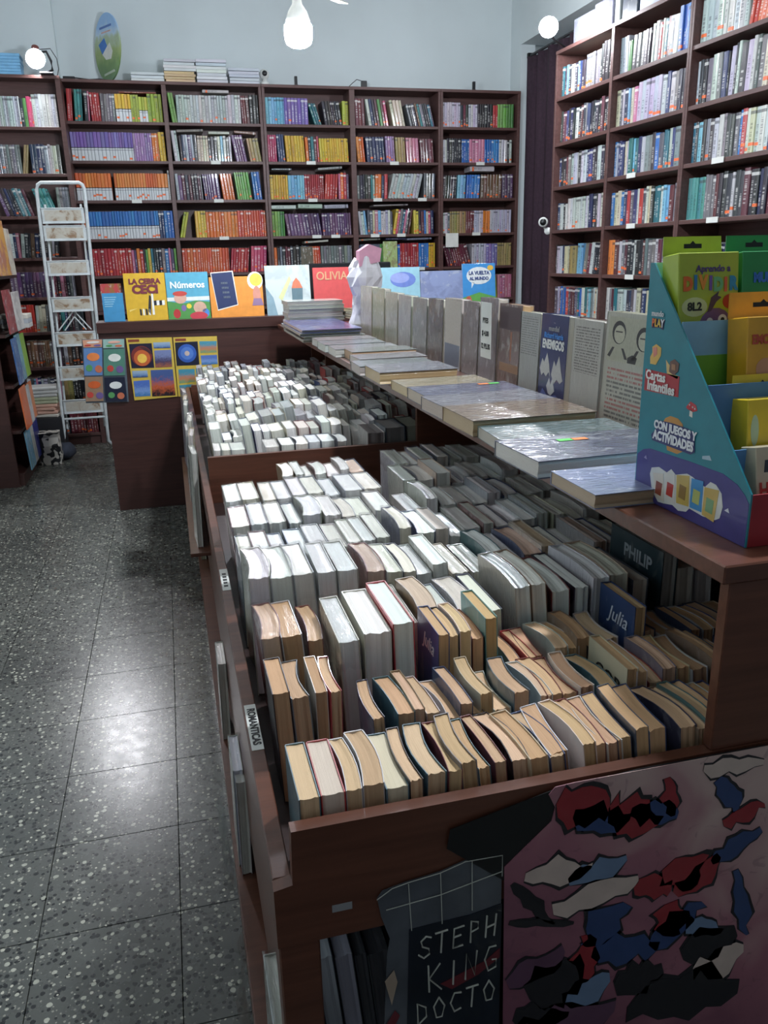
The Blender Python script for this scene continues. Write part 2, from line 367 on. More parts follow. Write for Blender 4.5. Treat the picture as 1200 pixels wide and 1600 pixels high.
def fan():
    t = thing('ceiling_fan', 'small ceiling fan with pale blades above the hanging bulb', 'fan', (0.694, 4.1, 2.53))
    MB().lathe([(0, 2.53), (0.018, 2.53), (0.018, 2.56), (0.05, 2.562), (0.055, 2.575), (0.05, 2.63), (0.02, 2.65), (0.012, 2.66), (0.012, WH), (0, WH)], (0.694, 4.1, 0), seg=20).build('motor', M['dark'], t)
    for k in range(3):
        dr = 0.2 if k == 0 else -0.1
        a = R(14 + 120 * k); d = Vector((math.cos(a), math.sin(a), 0)); s = Vector((-d.y, d.x, 0)); mb = MB(); pts = []
        for (u, w, tw) in ((0.05, 0.03, 0.004), (0.1, 0.055, 0.014), (0.17, 0.06, 0.018), (0.235, 0.048, 0.012)):
            p = Vector((0.694, 4.1, 2.566)) + d * u; pts.append((p - s * w - Vector((0, 0, tw + u * dr)), p + s * w + Vector((0, 0, tw - u * dr))))
        vs = [v for q in pts for v in q]; vs += [Vector(v) + Vector((0, 0, 0.004)) for v in vs]; n = len(pts)
        fs = [(2 * i, 2 * i + 1, 2 * i + 3, 2 * i + 2) for i in range(n - 1)] + [(2 * n + 2 * i, 2 * n + 2 * i + 2, 2 * n + 2 * i + 3, 2 * n + 2 * i + 1) for i in range(n - 1)]
        fs += [(2 * i, 2 * i + 2, 2 * n + 2 * i + 2, 2 * n + 2 * i) for i in range(n - 1)] + [(2 * i + 1, 2 * n + 2 * i + 1, 2 * n + 2 * i + 3, 2 * i + 3) for i in range(n - 1)]
        fs += [(0, 2 * n, 2 * n + 1, 1), (2 * n - 2, 2 * n - 1, 4 * n - 1, 4 * n - 2)]
        mb.add(vs, fs, 0, False); mb.build('blade', flat((205, 200, 188)), t)
fan()
# a second hanging bulb over the near bins, above the frame
b2 = bulb_thing('led_bulb', 'large LED bulb hanging from the ceiling above the near book bins', (1.02, 1.6), 2.85, 0.09, 0.064, FRONT_BULB, 'lit bulbs')
MB().tube([(1.02, 1.6, 2.97), (1.02, 1.6, WH)], 0.005, 8).build('cord', M['black'], b2)
def side_bulb():
    t = thing('globe_bulb', 'round lit bulb on a bracket at the corner bookcase beside the curtain', 'light bulb', (2.6, 5.3, 2.73), 0, 'lit bulbs')
    c = Vector((2.442, 5.2, 2.731)); prof = [(0.0, -0.058)] + [(0.058 * math.sin(R(a)), -0.058 * math.cos(R(a))) for a in range(15, 150, 15)] + [(0.026, 0.053)]
    MB().lathe(prof, c, (0.45, 0.86, 0.0), 26).build('globe', emit('side_glow', (245, 248, 255), SIDE_BULB), t)
    e = c + Vector((0.45, 0.86, 0.0)).normalized() * 0.055
    MB().lathe([(0.026, 0), (0.028, 0.03), (0.024, 0.07), (0, 0.07)], e, (0.45, 0.86, 0.0), 18).build('socket', M['black'], t)
    MB().tube([e + Vector((0.03, 0.06, 0.0)), (2.6, 5.44, 2.72), (2.73, 5.53, 2.698)], 0.007, 8).build('bracket', M['black'], t)
side_bulb()
def clip_lamp():
    t = thing('clip_lamp', 'lit reflector lamp with a dark curved stand on the corner bookcase', 'lamp', (-0.685, 6.86, 2.7))
    c = Vector((-0.735, 6.82, 2.795)); ax = Vector((0.22, -0.9, -0.36)).normalized()       # shines into the shop
    MB().lathe([(0.0, -0.012), (0.03, -0.008), (0.052, 0.0), (0.06, 0.014)], c - ax * 0.0, -ax, 28).build('diffuser', emit('clip_glow', (250, 250, 255), CLIP_LAMP), t)
    MB().lathe([(0.064, 0.0), (0.062, 0.03), (0.045, 0.075), (0.024, 0.1), (0.022, 0.15), (0.0, 0.153)], c, -ax, 28).build('reflector', flat((196, 198, 196)), t)
    k = c - ax * 0.1; MB().lathe([(0.0, -0.005), (0.026, 0.0), (0.029, 0.03), (0.026, 0.075), (0.012, 0.085), (0, 0.086)], k + Vector((0.01, 0, 0)), (0.1, 0.55, 0.9), 20).build('handle', flat((132, 72, 66)), t)
    MB().tube([k + Vector((0.02, 0, 0.02)), (-0.665, 6.9, 2.86), (-0.64, 6.9, 2.8), (-0.637, 6.89, 2.74), (-0.68, 6.86, 2.712)], 0.009, 10).build('stand', M['dark'], t)
    MB().box(-0.72, -0.63, 6.82, 6.92, 2.701, 2.714, 0, 0.003).build('base', M['dark'], t)
    MB().tube([k + Vector((0.02, 0.0, 0.04)), (-0.64, 6.95, 2.89), (-0.605, 6.96, 2.83), (-0.6, 6.95, 2.76), (-0.62, 6.97, 2.706)], 0.003, 6).build('cable', M['dark'], t)
clip_lamp()

# ------------------------------------------------------------------ bookcases
def bookcase(label, m4, ups, zs, top, depth, th=0.022, name='bookcase', backs=True, zend=0.0):
    """ups: list of (x0, x1) uprights, zs: shelf top heights; local x along the face, local y into the wall"""
    t = thing(name, label, 'bookcase', m4.translation, m4.to_euler().z)
    def part(n, *a, bev=0.0015): MB().box(*a, 0, bev).build(n, M['case'], t, True)
    for (a, b) in ups: part('upright', a, b, 0, depth, 0.0, top - th)
    part('top_board', ups[0][0], ups[-1][1], -0.002, depth, top - th, top)
    for (a, b) in zip(ups[:-1], ups[1:]):
        for z in zs: part('shelf', a[1], b[0], 0.004, depth - 0.01, z - th, z)
        part('plinth', a[1], b[0], 0.02, 0.04, 0.0, 0.07)
        MB().box(a[1], b[0], depth - 0.01, depth, 0.0, top - th).build('back_panel', M['case'], t, True)
    return t
def unit_shelf_book():
    """spine at y = 0, slightly rounded, page edges showing on top"""
    mb = MB(); prof = [(0.0, 0.035), (0.06, 0.012), (0.25, 0.0), (0.75, 0.0), (0.94, 0.012), (1.0, 0.035), (1.0, 1.0), (0.0, 1.0)]; n = len(prof)
    vs = [(x, y, 0) for x, y in prof] + [(x, y, 1) for x, y in prof] + [(0.12, 0.06, 1), (0.88, 0.06, 1), (0.88, 0.985, 1), (0.12, 0.985, 1), (0.12, 0.06, 0.985), (0.88, 0.06, 0.985), (0.88, 0.985, 0.985), (0.12, 0.985, 0.985)]
    side = [(i, (i + 1) % n, n + (i + 1) % n, n + i) for i in range(n)]
    mb.add(vs, side + [tuple(range(n)), (n, n + 1, n + 2, n + 3, n + 4, n + 5, 2 * n + 1, 2 * n), (n + 5, n + 6, 2 * n + 2, 2 * n + 1), (n + 6, n + 7, 2 * n + 3, 2 * n + 2), (n + 7, n, 2 * n, 2 * n + 3)], 0)
    b = 2 * n
    mb.f += [[b + 4, b + 5, b + 6, b + 7], [b, b + 1, b + 5, b + 4], [b + 1, b + 2, b + 6, b + 5], [b + 2, b + 3, b + 7, b + 6], [b + 3, b, b + 4, b + 7]]; mb.mi += [1] * 5; mb.sm += [False] * 5
    return mb
SB = {k: unit_shelf_book().mesh('shelf_book_' + k, [M[k], M['edge']]) for k in ('spine', 'spine2', 'spinew')}
PAL = {
 'red': [(178, 44, 50), (196, 62, 58), (160, 36, 46)], 'orange': [(226, 122, 40), (232, 140, 58), (214, 104, 36)], 'redor': [(205, 84, 50), (212, 70, 48), (198, 62, 44), (220, 104, 60)],
 'yellow': [(222, 184, 56), (228, 196, 80), (214, 170, 44)], 'green': [(96, 160, 74), (120, 176, 84), (80, 140, 66)], 'lime': [(182, 190, 66), (196, 200, 80), (150, 170, 56)],
 'purple': [(126, 104, 176), (140, 118, 186), (112, 92, 164)], 'plum': [(96, 66, 104), (84, 58, 92), (110, 78, 116)], 'mauve': [(164, 130, 176), (176, 140, 180)],
 'blue': [(46, 118, 190), (56, 130, 200), (40, 104, 176)], 'sky': [(120, 184, 214), (132, 192, 220)], 'navy': [(38, 54, 98), (46, 62, 110), (30, 44, 84)], 'teal': [(52, 130, 136), (72, 150, 150), (40, 112, 122)],
 'white': [(204, 208, 206), (216, 218, 214), (188, 194, 196)], 'lilac': [(196, 190, 206), (206, 200, 212)], 'grey': [(120, 122, 124), (140, 142, 142), (96, 98, 102)], 'dark': [(34, 36, 42), (44, 46, 54), (26, 28, 34), (52, 48, 50)],
 'pink': [(200, 120, 146), (208, 136, 156)], 'hotpink': [(190, 58, 96), (204, 80, 112)], 'maroon': [(100, 44, 54), (116, 52, 58)], 'brown': [(112, 80, 60), (132, 96, 70)], 'olive': [(166, 146, 92), (176, 156, 104)], 'cream': [(214, 204, 178), (206, 194, 166)],
}
PAL['multi'] = [random.choice(PAL[k]) for k in ('red', 'orange', 'yellow', 'navy', 'blue', 'white', 'dark', 'plum', 'teal', 'green', 'maroon', 'pink', 'grey', 'cream', 'hotpink', 'dark')]
PAL['mdark'] = [random.choice(PAL[k]) for k in ('dark', 'navy', 'plum', 'dark', 'grey', 'maroon', 'teal', 'white', 'brown', 'dark', 'navy', 'dark')]
PAL['mlight'] = [random.choice(PAL[k]) for k in ('white', 'grey', 'cream', 'white', 'sky', 'lilac', 'navy', 'pink', 'white', 'dark', 'grey')]
PAL['comic'] = [random.choice(PAL[k]) for k in ('grey', 'white', 'navy', 'dark', 'sky', 'lilac', 'white', 'grey', 'blue', 'maroon', 'cream', 'grey', 'dark', 'navy', 'white', 'teal', 'red')]
PAL['comdark'] = [random.choice(PAL[k]) for k in ('dark', 'navy', 'grey', 'dark', 'navy', 'white', 'maroon', 'dark')]
def fill(m4, x0, x1, z, segs, hmax, kind, where, group, depth=0.17, tmin=0.011, tmax=0.02, style=None, y_in=0.03):
    """stand books along a shelf; segs: (fraction, palette, height fraction, lean degrees[, style])"""
    x = x0 + 0.004; k = 0
    for seg in segs:
        frac, pal, hf, lean = seg[:4]; st = seg[4] if len(seg) > 4 else (style or 'spine'); end = min(x1 - 0.003, x + frac * (x1 - x0)); a = R(lean)
        if pal == 'gap': x = end; continue
        if a < 0: x += hmax * hf * math.sin(-a)
        end_run = end - (hmax * hf * math.sin(a) if a > 0 else 0); same = hf * random.uniform(0.97, 1.0); last = None
        while x < end_run - 0.008:
            if last is None or random.random() < 0.35 or pal in ('multi', 'mdark', 'mlight', 'comic', 'comdark'):
                t = random.uniform(tmin, tmax); h = hmax * same * random.uniform(0.93, 1.0) if pal in ('multi', 'mdark', 'mlight', 'comic', 'comdark') else hmax * same * random.uniform(0.985, 1.0); c = random.choice(PAL[pal]); last = 1
            t = min(t, end_run - x)
            if t < 0.006: break
            rot = Matrix.Rotation(a, 4, 'Y')
            if a >= 0: piv = Vector((x + t * math.cos(a), 0, 0)); loc = piv - rot @ Vector((t, 0, 0))
            else: loc = Vector((x, 0, 0))
            loc.y = y_in + random.uniform(-0.004, 0.006); loc.z += z + 0.0005; d = depth * random.uniform(0.94, 1.0)
            k += 1
            o = inst(kind, SB[st], m4 @ Matrix.Translation(loc) @ rot @ Matrix.Diagonal((t * 0.985, d, h, 1)), rgb(c, 9))
            tag(o, '%s %s, %s from left, %s' % (hue_name(c), kind.replace('_', ' '), ordn(k), where), 'book', group)
            x += t / max(0.5, math.cos(a))
        if a > 0: x += hmax * hf * math.sin(a)
def lying(name, m4, x, y, z, w, d, t, c, label, group, rz=0.0, tilt=0.0, style='spine'):
    o = inst(name, SB[style], m4 @ Matrix.Translation((x, y, z)) @ Matrix.Rotation(R(rz), 4, 'Z') @ Matrix.Rotation(R(tilt), 4, 'Y') @ Matrix.Translation((0, 0, t)) @ Matrix.Rotation(R(90), 4, 'Y') @ Matrix.Diagonal((t, d, w, 1)), rgb(c, 6))
    return tag(o, label, 'book', group)
def shelf_card(m4, x, z, parent, w=0.055, h=0.018):
    MB().box(x, x + w, -0.003, 0.002, z - 0.023, z - 0.023 + h).build('shelf_card', M['label'], parent, True)

MBK = Matrix.Translation((0, 7.0, 0))
BZ = [2.426, 2.151, 1.868, 1.585, 1.308, 1.03, 0.76, 0.48, 0.2]
bays = [(-0.595, 0.114), (0.147, 0.848), (0.894, 1.572), (1.615, 2.323), (2.365, 3.03)]
case_a = bookcase('tall dark brown bookcase of two bays behind the picture-book counter', MBK, [(-0.618, -0.595), (0.114, 0.147), (0.848, 0.869)], BZ, 2.708, 0.25)
case_b = bookcase('tall dark brown two-bay bookcase at the middle of the back wall', MBK, [(0.872, 0.894), (1.572, 1.615), (2.323, 2.343)], BZ, 2.708, 0.25)
case_c = bookcase('narrow tall dark brown bookcase next to the curtain', MBK, [(2.345, 2.365), (3.03, 3.055)], BZ, 2.708, 0.25)
ROWN = ['top', 'second', 'third', 'fourth', 'fifth', 'sixth']
BAYN = ['first', 'second', 'third', 'fourth', 'fifth']
S = [  # five bays of the back wall, top shelf first
 [[(.075, 'red', .92, 4), (.1, 'teal', .9, 4), (.07, 'multi', .9, 3), (.1, 'red', .82, 0), (.16, 'grey', .8, 2), (.16, 'yellow', .8, 0, 'spine2'), (.09, 'lime', .78, 0), (.09, 'lime', .72, 0, 'spine2'), (.16, 'lime', .82, 0)],
  [(.64, 'purple', .84, 0, 'spine2'), (.2, 'mauve', .84, 0), (.07, 'orange', .84, 0), (.09, 'yellow', .86, -1)],
  [(.37, 'orange', .82, 0, 'spine2'), (.03, 'gap', 0, 0), (.57, 'orange', .82, 0, 'spine2'), (.03, 'white', .9, 0)],
  [(.07, 'orange', .82, 0, 'spine2'), (.76, 'blue', .84, 0, 'spine2'), (.06, 'navy', .84, 0), (.11, 'blue', .86, 0)],
  [(.08, 'mdark', .85, -4), (.42, 'red', .85, 0), (.5, 'multi', .85, 0)]],
 [[(.1, 'green', .88, -6), (.56, 'white', .83, 0), (.14, 'white', .84, 0), (.1, 'maroon', .84, -2), (.1, 'dark', .86, 0, 'spinew')],
  [(.08, 'white', .92, -4), (.2, 'mdark', .82, -2), (.12, 'cream', .78, 0), (.26, 'mlight', .78, 0), (.17, 'plum', .8, -10), (.17, 'olive', .72, -8)],
  [(.3, 'mdark', .8, -2), (.2, 'plum', .8, -4), (.16, 'orange', .8, -6), (.2, 'green', .86, -6), (.12, 'blue', .86, -5)],
  [(.13, 'lime', .82, 14), (.06, 'gap', 0, 0), (.12, 'yellow', .82, 0), (.36, 'orange', .82, 0), (.33, 'redor', .82, 0)],
  [(.54, 'redor', .82, 1), (.24, 'red', .8, 7), (.22, 'hotpink', .84, 4)]],
 [[(.22, 'sky', .82, 0), (.28, 'purple', .8, 0), (.16, 'teal', .68, -18), (.26, 'dark', .74, -8), (.08, 'lime', .74, 0)],
  [(.11, 'hotpink', .82, 0), (.1, 'navy', .86, -3), (.24, 'yellow', .8, -3), (.17, 'multi', .8, -2), (.36, 'yellow', .74, -2)],
  [(.22, 'yellow', .78, 0), (.2, 'sky', .76, 0), (.24, 'red', .8, 0), (.18, 'red', .8, 5), (.14, 'multi', .84, 0)],
  [(.15, 'green', .8, 0), (.46, 'plum', .72, -8), (.37, 'plum', .72, -2)],
  [(.2, 'multi', .8, 0), (.24, 'mdark', .84, 0), (.14, 'redor', .8, -2), (.4, 'grey', .8, -1)]],
 [[(.13, 'maroon', .84, -2), (.28, 'multi', .82, -9), (.2, 'cream', .82, -11), (.36, 'mdark', .74, -14)],
  [(.12, 'orange', .8, -5), (.24, 'navy', .8, -4), (.12, 'mauve', .82, -3), (.13, 'olive', .8, -3), (.17, 'pink', .78, -4), (.18, 'maroon', .76, -4)],
  [(.22, 'mdark', .8, 0), (.16, 'multi', .8, 2), (.44, 'white', .82, 14), (.15, 'grey', .84, 2)],
  [(.12, 'mlight', .8, -6), (.32, 'mlight', .82, 0), (.26, 'multi', .86, 10), (.26, 'multi', .8, -1)],
  [(.26, 'navy', .8, 0), (.2, 'green', .84, 0), (.06, 'blue', .8, 0), (.24, 'red', .84, 0), (.13, 'blue', .84, 0), (.08, 'yellow', .84, 0)]],
 [[(.24, 'lilac', .78, 0), (.12, 'mdark', .74, 0), (.12, 'lilac', .74, 0), (.22, 'dark', .76, 0), (.06, 'red', .72, 0), (.22, 'green', .76, 0)],
  [(.06, 'white', .74, 0), (.2, 'dark', .78, 0), (.1, 'blue', .76, 0), (.22, 'pink', .76, 0), (.2, 'blue', .78, 0), (.18, 'mlight', .76, 0)],
  [(.2, 'dark', .76, 4), (.12, 'sky', .78, 3), (.2, 'blue', .78, 3), (.3, 'brown', .78, 2), (.16, 'plum', .8, 0)],
  [(.1, 'mlight', .74, 0), (.22, 'olive', .74, 0), (.12, 'maroon', .74, 2), (.12, 'lilac', .76, 0), (.1, 'orange', .76, 0), (.3, 'lilac', .78, 0)],
  [(.42, 'maroon', .78, -16), (.2, 'lilac', .78, 0), (.16, 'purple', .78, 0), (.2, 'olive', .78, 0)],
  [(.45, 'gap', 0, 0), (.2, 'green', .78, -8), (.14, 'lime', .78, -6), (.2, 'pink', .82, 0)]],
]
for bi, rows in enumerate(S):
    kind = ('textbook', 'textbook', 'school_reader', 'novel', 'novel')[bi]
    for ri, segs in enumerate(rows):
        fill(MBK, bays[bi][0], bays[bi][1], BZ[ri], segs, 0.245, kind, '%s shelf, %s bay, back bookcases' % (ROWN[ri], BAYN[bi]), 'books on the back wall shelves', 0.17, 0.017, 0.028)
# books laid flat on top of rows
LAYS = [(0.42, 2.643, .2, .022, (196, 198, 198), 'white book laid flat above the white books, top shelf of second bay', 0), (0.2, 2.36, .2, .02, (150, 140, 136), 'grey book laid across dark books, second shelf of second bay', -2), (0.44, 2.35, .16, .02, (206, 202, 190), 'cream book laid flat in the middle of second bay second shelf', 0), (0.64, 2.36, .17, .02, (150, 112, 90), 'brown book sloping over leaning books, second shelf of second bay', 4),
        (0.92, 1.825 + .265, .16, .014, (120, 124, 128), 'thin grey book laid over yellow books, third bay', 0), (1.3, 2.09, .2, .018, (176, 178, 172), 'pale book laid over red books, third shelf of third bay', -4), (0.9, 1.795, .2, .03, (206, 208, 206), 'white book laid over green books, fourth shelf of third bay', 0), (1.12, 1.8, .2, .034, (190, 204, 186), 'pale green book laid over plum books, third bay', 1), (1.34, 1.795, .2, .03, (176, 180, 186), 'grey-blue book laid over plum books beside the upright, third bay', -1),
        (1.16, 1.525, .2, .016, (214, 206, 198), 'cream book laid on the fifth shelf row, third bay', -3), (1.62, 1.535, .19, .016, (160, 160, 150), 'grey book laid over navy books, fifth shelf, fourth bay', -2), (1.86, 1.54, .18, .015, (70, 74, 100), 'dark blue book laid over the green and blue books, fourth bay', 0), (2.05, 1.535, .22, .016, (150, 160, 176), 'pale blue book laid over red books, fourth bay', -1), (2.62, 2.085, .22, .042, (206, 206, 200), 'white parcel-like book lying on the third shelf row beside the curtain', 0),
        (1.76, 1.81, .3, .012, (150, 152, 150), 'thin grey book laid on the fourth shelf row, fourth bay', -1), (-0.2, 2.628, .27, .01, (150, 80, 64), 'thin brown book laid above yellow books, top shelf of first bay', 0)]
for (x, z, w, t, c, lab, tl) in LAYS: lying('flat_book', MBK, x, 0.035, z, w, 0.15, t, c, lab, 'books laid flat over shelf rows', 0, tl)
for (x, z, cs) in ((0.44, 2.151, case_a), (0.44, 1.868, case_a), (0.46, 1.585, case_a), (0.0 - .19, 1.868, case_a), (1.2, 2.151, case_b), (1.2, 1.868, case_b), (1.22, 1.585, case_b), (1.38, 1.585, case_b), (1.9, 2.151, case_b), (1.75, 1.868, case_b), (2.14, 1.868, case_b), (1.72, 1.585, case_b), (1.95, 1.585, case_b), (1.94, 1.308, case_b), (2.12, 1.308, case_b), (2.66, 2.151, case_c), (2.63, 1.585, case_c)):
    MB().box(x, x + 0.075, 6.995, 7.0005, z - 0.022, z + 0.004).build('shelf_card', M['label'], cs)
MB().box(2.385, 2.5, 6.99, 6.996, 1.47, 1.585).build('paper_note', M['paper'], case_c)
# face-out picture books on the fifth shelf
for (x, w, h, c, lab) in ((1.63, .17, .2, (70, 78, 92), 'dark cover facing out on the fifth shelf of the fourth bay'), (1.83, .125, .22, (170, 190, 120), 'green picture book facing out beside red spines, fourth bay'), (1.12, .1, .19, (96, 84, 64), 'brown cover facing out among spines on the fifth shelf, third bay')):
    o = MB().box(0, w, 0, 0.012, 0, h, 0, 0.0015).build('face_out_book', M['cover'], label=lab, cat='book'); o.location = (x, 7.006, 1.3085); o.rotation_euler = (R(-3), 0, 0); o.color = rgb(c)

# corner bookcase on the left, a little in front
MLK = Matrix.Translation((0, 6.85, 0)); LZ = [2.36, 2.045, 1.75, 1.455, 1.165, 0.905, 0.635, 0.36, 0.09]
case_l = bookcase('tall dark brown corner bookcase behind the white stepladder', MLK, [(-1.5, -1.475), (-0.628, -0.594)], LZ, 2.698, 0.147)
LS = [[(.2, 'gap', 0, 0), (.26, 'mlight', .8, 0, 'spinew'), (.22, 'white', .8, 0), (.1, 'multi', .8, 0), (.2, 'white', .85, 0)],
      [(.34, 'gap', 0, 0), (.1, 'dark', .8, 0), (.2, 'grey', .78, 0), (.08, 'olive', .78, 10), (.12, 'navy', .78, 0), (.13, 'mlight', .8, 0)],
      [(.38, 'gap', 0, 0), (.3, 'mdark', .8, -16, 'spinew'), (.2, 'teal', .78, -18), (.11, 'grey', .8, 0)],
      [(.3, 'gap', 0, 0), (.22, 'mlight', .72, 0), (.34, 'mdark', .72, 5)],
      [(.35, 'gap', 0, 0), (.4, 'plum', .72, 0), (.18, 'multi', .7, 0)],
      [(.36, 'gap', 0, 0), (.2, 'redor', .8, 0), (.12, 'mlight', .8, 3), (.3, 'mdark', .75, 0)],
      [(.45, 'gap', 0, 0), (.2, 'brown', .8, 0), (.28, 'mdark', .75, 0)],
      [(.4, 'gap', 0, 0), (.3, 'mlight', .75, 0), (.1, 'olive', .7, 0), (.2, 'dark', .7, 0)],
      [(.45, 'gap', 0, 0), (.28, 'mlight', .8, -6), (.25, 'maroon', .75, 0)]]
for ri, segs in enumerate(LS):
    fill(MLK, -1.475, -0.628, LZ[ri], segs, 0.26, 'corner_book', '%s shelf of the corner bookcase' % ORD[ri + 1], 'books in the corner bookcase', 0.1, 0.014, 0.03)

# side bookcases on the right, turned two degrees
MRK = Matrix.Translation((2.692, 5.6, 0)) @ Matrix.Rotation(R(-88.0), 4, 'Z')
RZ = [2.402, 2.118, 1.838, 1.555, 1.262, 0.98, 0.7]
rb = [(0.022, 0.692), (0.722, 1.44), (1.478, 2.2)]
case_r = bookcase('tall dark brown two-bay bookcase beyond the new-books shelf, beside the curtain', MRK, [(0.0, 0.022), (0.692, 0.722), (1.44, 1.458)], RZ, 2.69, 0.28)
case_s = bookcase('tall dark brown bookcase above the card-game display box', MRK, [(1.46, 1.478), (2.2, 2.225)], RZ, 2.69, 0.28)
RS = [[[(.45, 'comic', .78, 1), (.28, 'grey', .8, 2), (.26, 'comdark', .95, 3)], [(.95, 'comdark', .84, 2)], [(.24, 'comdark', .8, 0), (.14, 'white', .8, 0), (.6, 'comdark', .84, 0)], [(.22, 'comdark', .74, 0), (.42, 'white', .82, 0), (.34, 'comdark', .88, 0)], [(.3, 'mlight', .8, 0), (.14, 'olive', .76, 0), (.14, 'sky', .82, 2), (.4, 'comdark', .84, 8)], [(.45, 'comic', .8, 0), (.55, 'comic', .8, 0)]],
      [[(.12, 'white', .84, 0), (.05, 'green', .7, 0), (.28, 'dark', .76, 4), (.36, 'comic', .84, 2), (.12, 'blue', .92, 0)], [(.3, 'mlight', .84, 0), (.34, 'lilac', .88, 2), (.34, 'comdark', .9, 1)], [(.95, 'comic', .84, 0)], [(.95, 'comic', .84, 0)], [(.1, 'orange', .86, 0), (.85, 'comdark', .84, 0)], [(.4, 'comic', .82, 0), (.55, 'comic', .84, 0)]],
      [[(.5, 'white', .95, 1), (.3, 'redor', .95, 8)], [(.34, 'comdark', .9, 0), (.64, 'mlight', .95, 2)], [(.98, 'comic', .86, 0)], [(.2, 'teal', .86, 0), (.78, 'comdark', .9, 0)], [(.98, 'comdark', .7, 0)]]]
for bi, rows in enumerate(RS):
    for ri, segs in enumerate(rows):
        fill(MRK, rb[bi][0], rb[bi][1], RZ[ri], segs, 0.25, 'bagged_book', '%s shelf, %s bay, side bookcases' % (ROWN[ri], BAYN[bi]), 'books in clear bags on the side shelves', 0.17, 0.02, 0.044, 'spinew', 0.04)
for (x, z, cs) in ((0.95, 1.838, case_r), (0.98, 1.555, case_r), (1.0, 1.262, case_r), (1.72, 1.838, case_s), (1.72, 1.555, case_s)):
    o = MB().box(x, x + 0.09, -0.004, 0.0, z - 0.024, z + 0.004).build('shelf_card', M['label'], cs, True)

# ------------------------------------------------------------------ the long book island
isl = thing('book_island', 'long mahogany-coloured book island with open bins and a raised display shelf', 'display island', (0.6, 2.7, 0))
IW = 1.2; YE = 4.76; FZ = 0.635
def ip(n, mb, m='island'): return mb.build(n, M[m], isl)
ip('front_board', MB().prism([(0.052, 0.632), (0.052, 0.714), (0.074, 0.718), (0.076, 0.79), (IW, 0.79), (IW, 0.632)], 1, 0.756, 0.774))
ip('side_board', MB().box(0.053, 0.075, 0.774, YE - 0.02, 0.632, 0.716, 0, 0.0015))
ip('side_panel', MB().box(0.062, 0.076, 0.94, YE - 0.02, 0.22, 0.632, 0, 0.001))
ip('plinth_ledge', MB().box(0.026, 0.09, 0.8, YE, 0.0, 0.1, 0, 0.002))
ip('leg', MB().box(0.053, 0.102, 0.758, 0.806, 0.0, 0.632, 0, 0.002)); ip('leg', MB().box(IW - 0.05, IW, 0.758, 0.806, 0.0, 0.632, 0, 0.002))
ip('bin_floor', MB().box(0.07, IW, 0.774, YE - 0.02, FZ - 0.018, FZ), 'island_in')
ip('low_shelf', MB().box(0.09, IW, 0.8, YE - 0.02, 0.27, 0.285), 'island_in')
for yd in (2.62, 4.3): ip('divider', MB().prism([(0.078, FZ), (0.078, 0.79), (0.79, 0.79), (0.79, 1.02), (IW - 0.02, 1.02), (IW - 0.02, FZ)], 1, yd, yd + 0.018))
ip('end_panel', MB().box(0.615, IW, 0.758, 0.776, 0.79, 1.021, 0, 0.0015)); ip('end_panel', MB().prism([(0.06, 0.0), (0.06, 0.716), (0.79, 0.716), (0.79, 1.021), (IW, 1.021), (IW, 0.0)], 1, YE - 0.02, YE))
ip('display_shelf', MB().box(0.603, IW, 0.754, YE, 1.021, 1.045, 0, 0.002)); ip('back_panel', MB().box(IW - 0.02, IW, 0.776, YE - 0.02, 0.0, 1.021), 'island_in')
def lip_label(name, y0, y1, txt, sz, sx=0.9):
    o = ip(name, MB().box(0.0562, 0.0742, y0, y1, 0.7162, 0.7168), 'label')
    if not txt:
        for q in range(5): MB().box(0.0605, 0.0695, y0 + 0.02 + 0.018 * q, y0 + 0.031 + 0.018 * q, 0.7168, 0.717).build('printed_block', M['ink'], o)
        return o
    write(txt, sz, frame((0.0652, (y0 + y1) / 2, 0.7172), (0, -1, 0), (1, 0, 0)), M['ink'], o, 'lettering', bold=0.0006, sx=sx, depth=0.0001); return o
lip_label('row_label', 1.038, 1.168, 'ROMANTICAS', 0.0165, 1.0); lip_label('row_label', 1.66, 1.79, '', 0.013)

# ---- paperbacks of the bins
NYS = 6
def warp(y, b, f): return b * math.sin(math.pi * y) + f * (1 - y) ** 2
def cover_unit(b, f):
    mb = MB(); ys = [i / (NYS - 1) for i in range(NYS)]
    def plate(xa, xb):
        vs = []
        for y in ys:
            w = warp(y, b, f)
            for z in (0, 1): vs += [(xa + w, y, z), (xb + w, y, z)]
        n = 4; fs = []
        for i in range(NYS - 1):
            a, c = i * n, (i + 1) * n
            fs += [(a, c, c + 2, a + 2), (a + 1, a + 3, c + 3, c + 1), (a, a + 1, c + 1, c), (a + 2, c + 2, c + 3, a + 3)]
        fs += [(0, 2, 3, 1), (n * (NYS - 1), n * (NYS - 1) + 1, n * (NYS - 1) + 3, n * (NYS - 1) + 2)]; mb.add(vs, fs)
    plate(0, 0.05); plate(0.95, 1.0); w = warp(1, b, f); mb.box(w, 1 + w, 0.985, 1.0, 0, 1); return mb
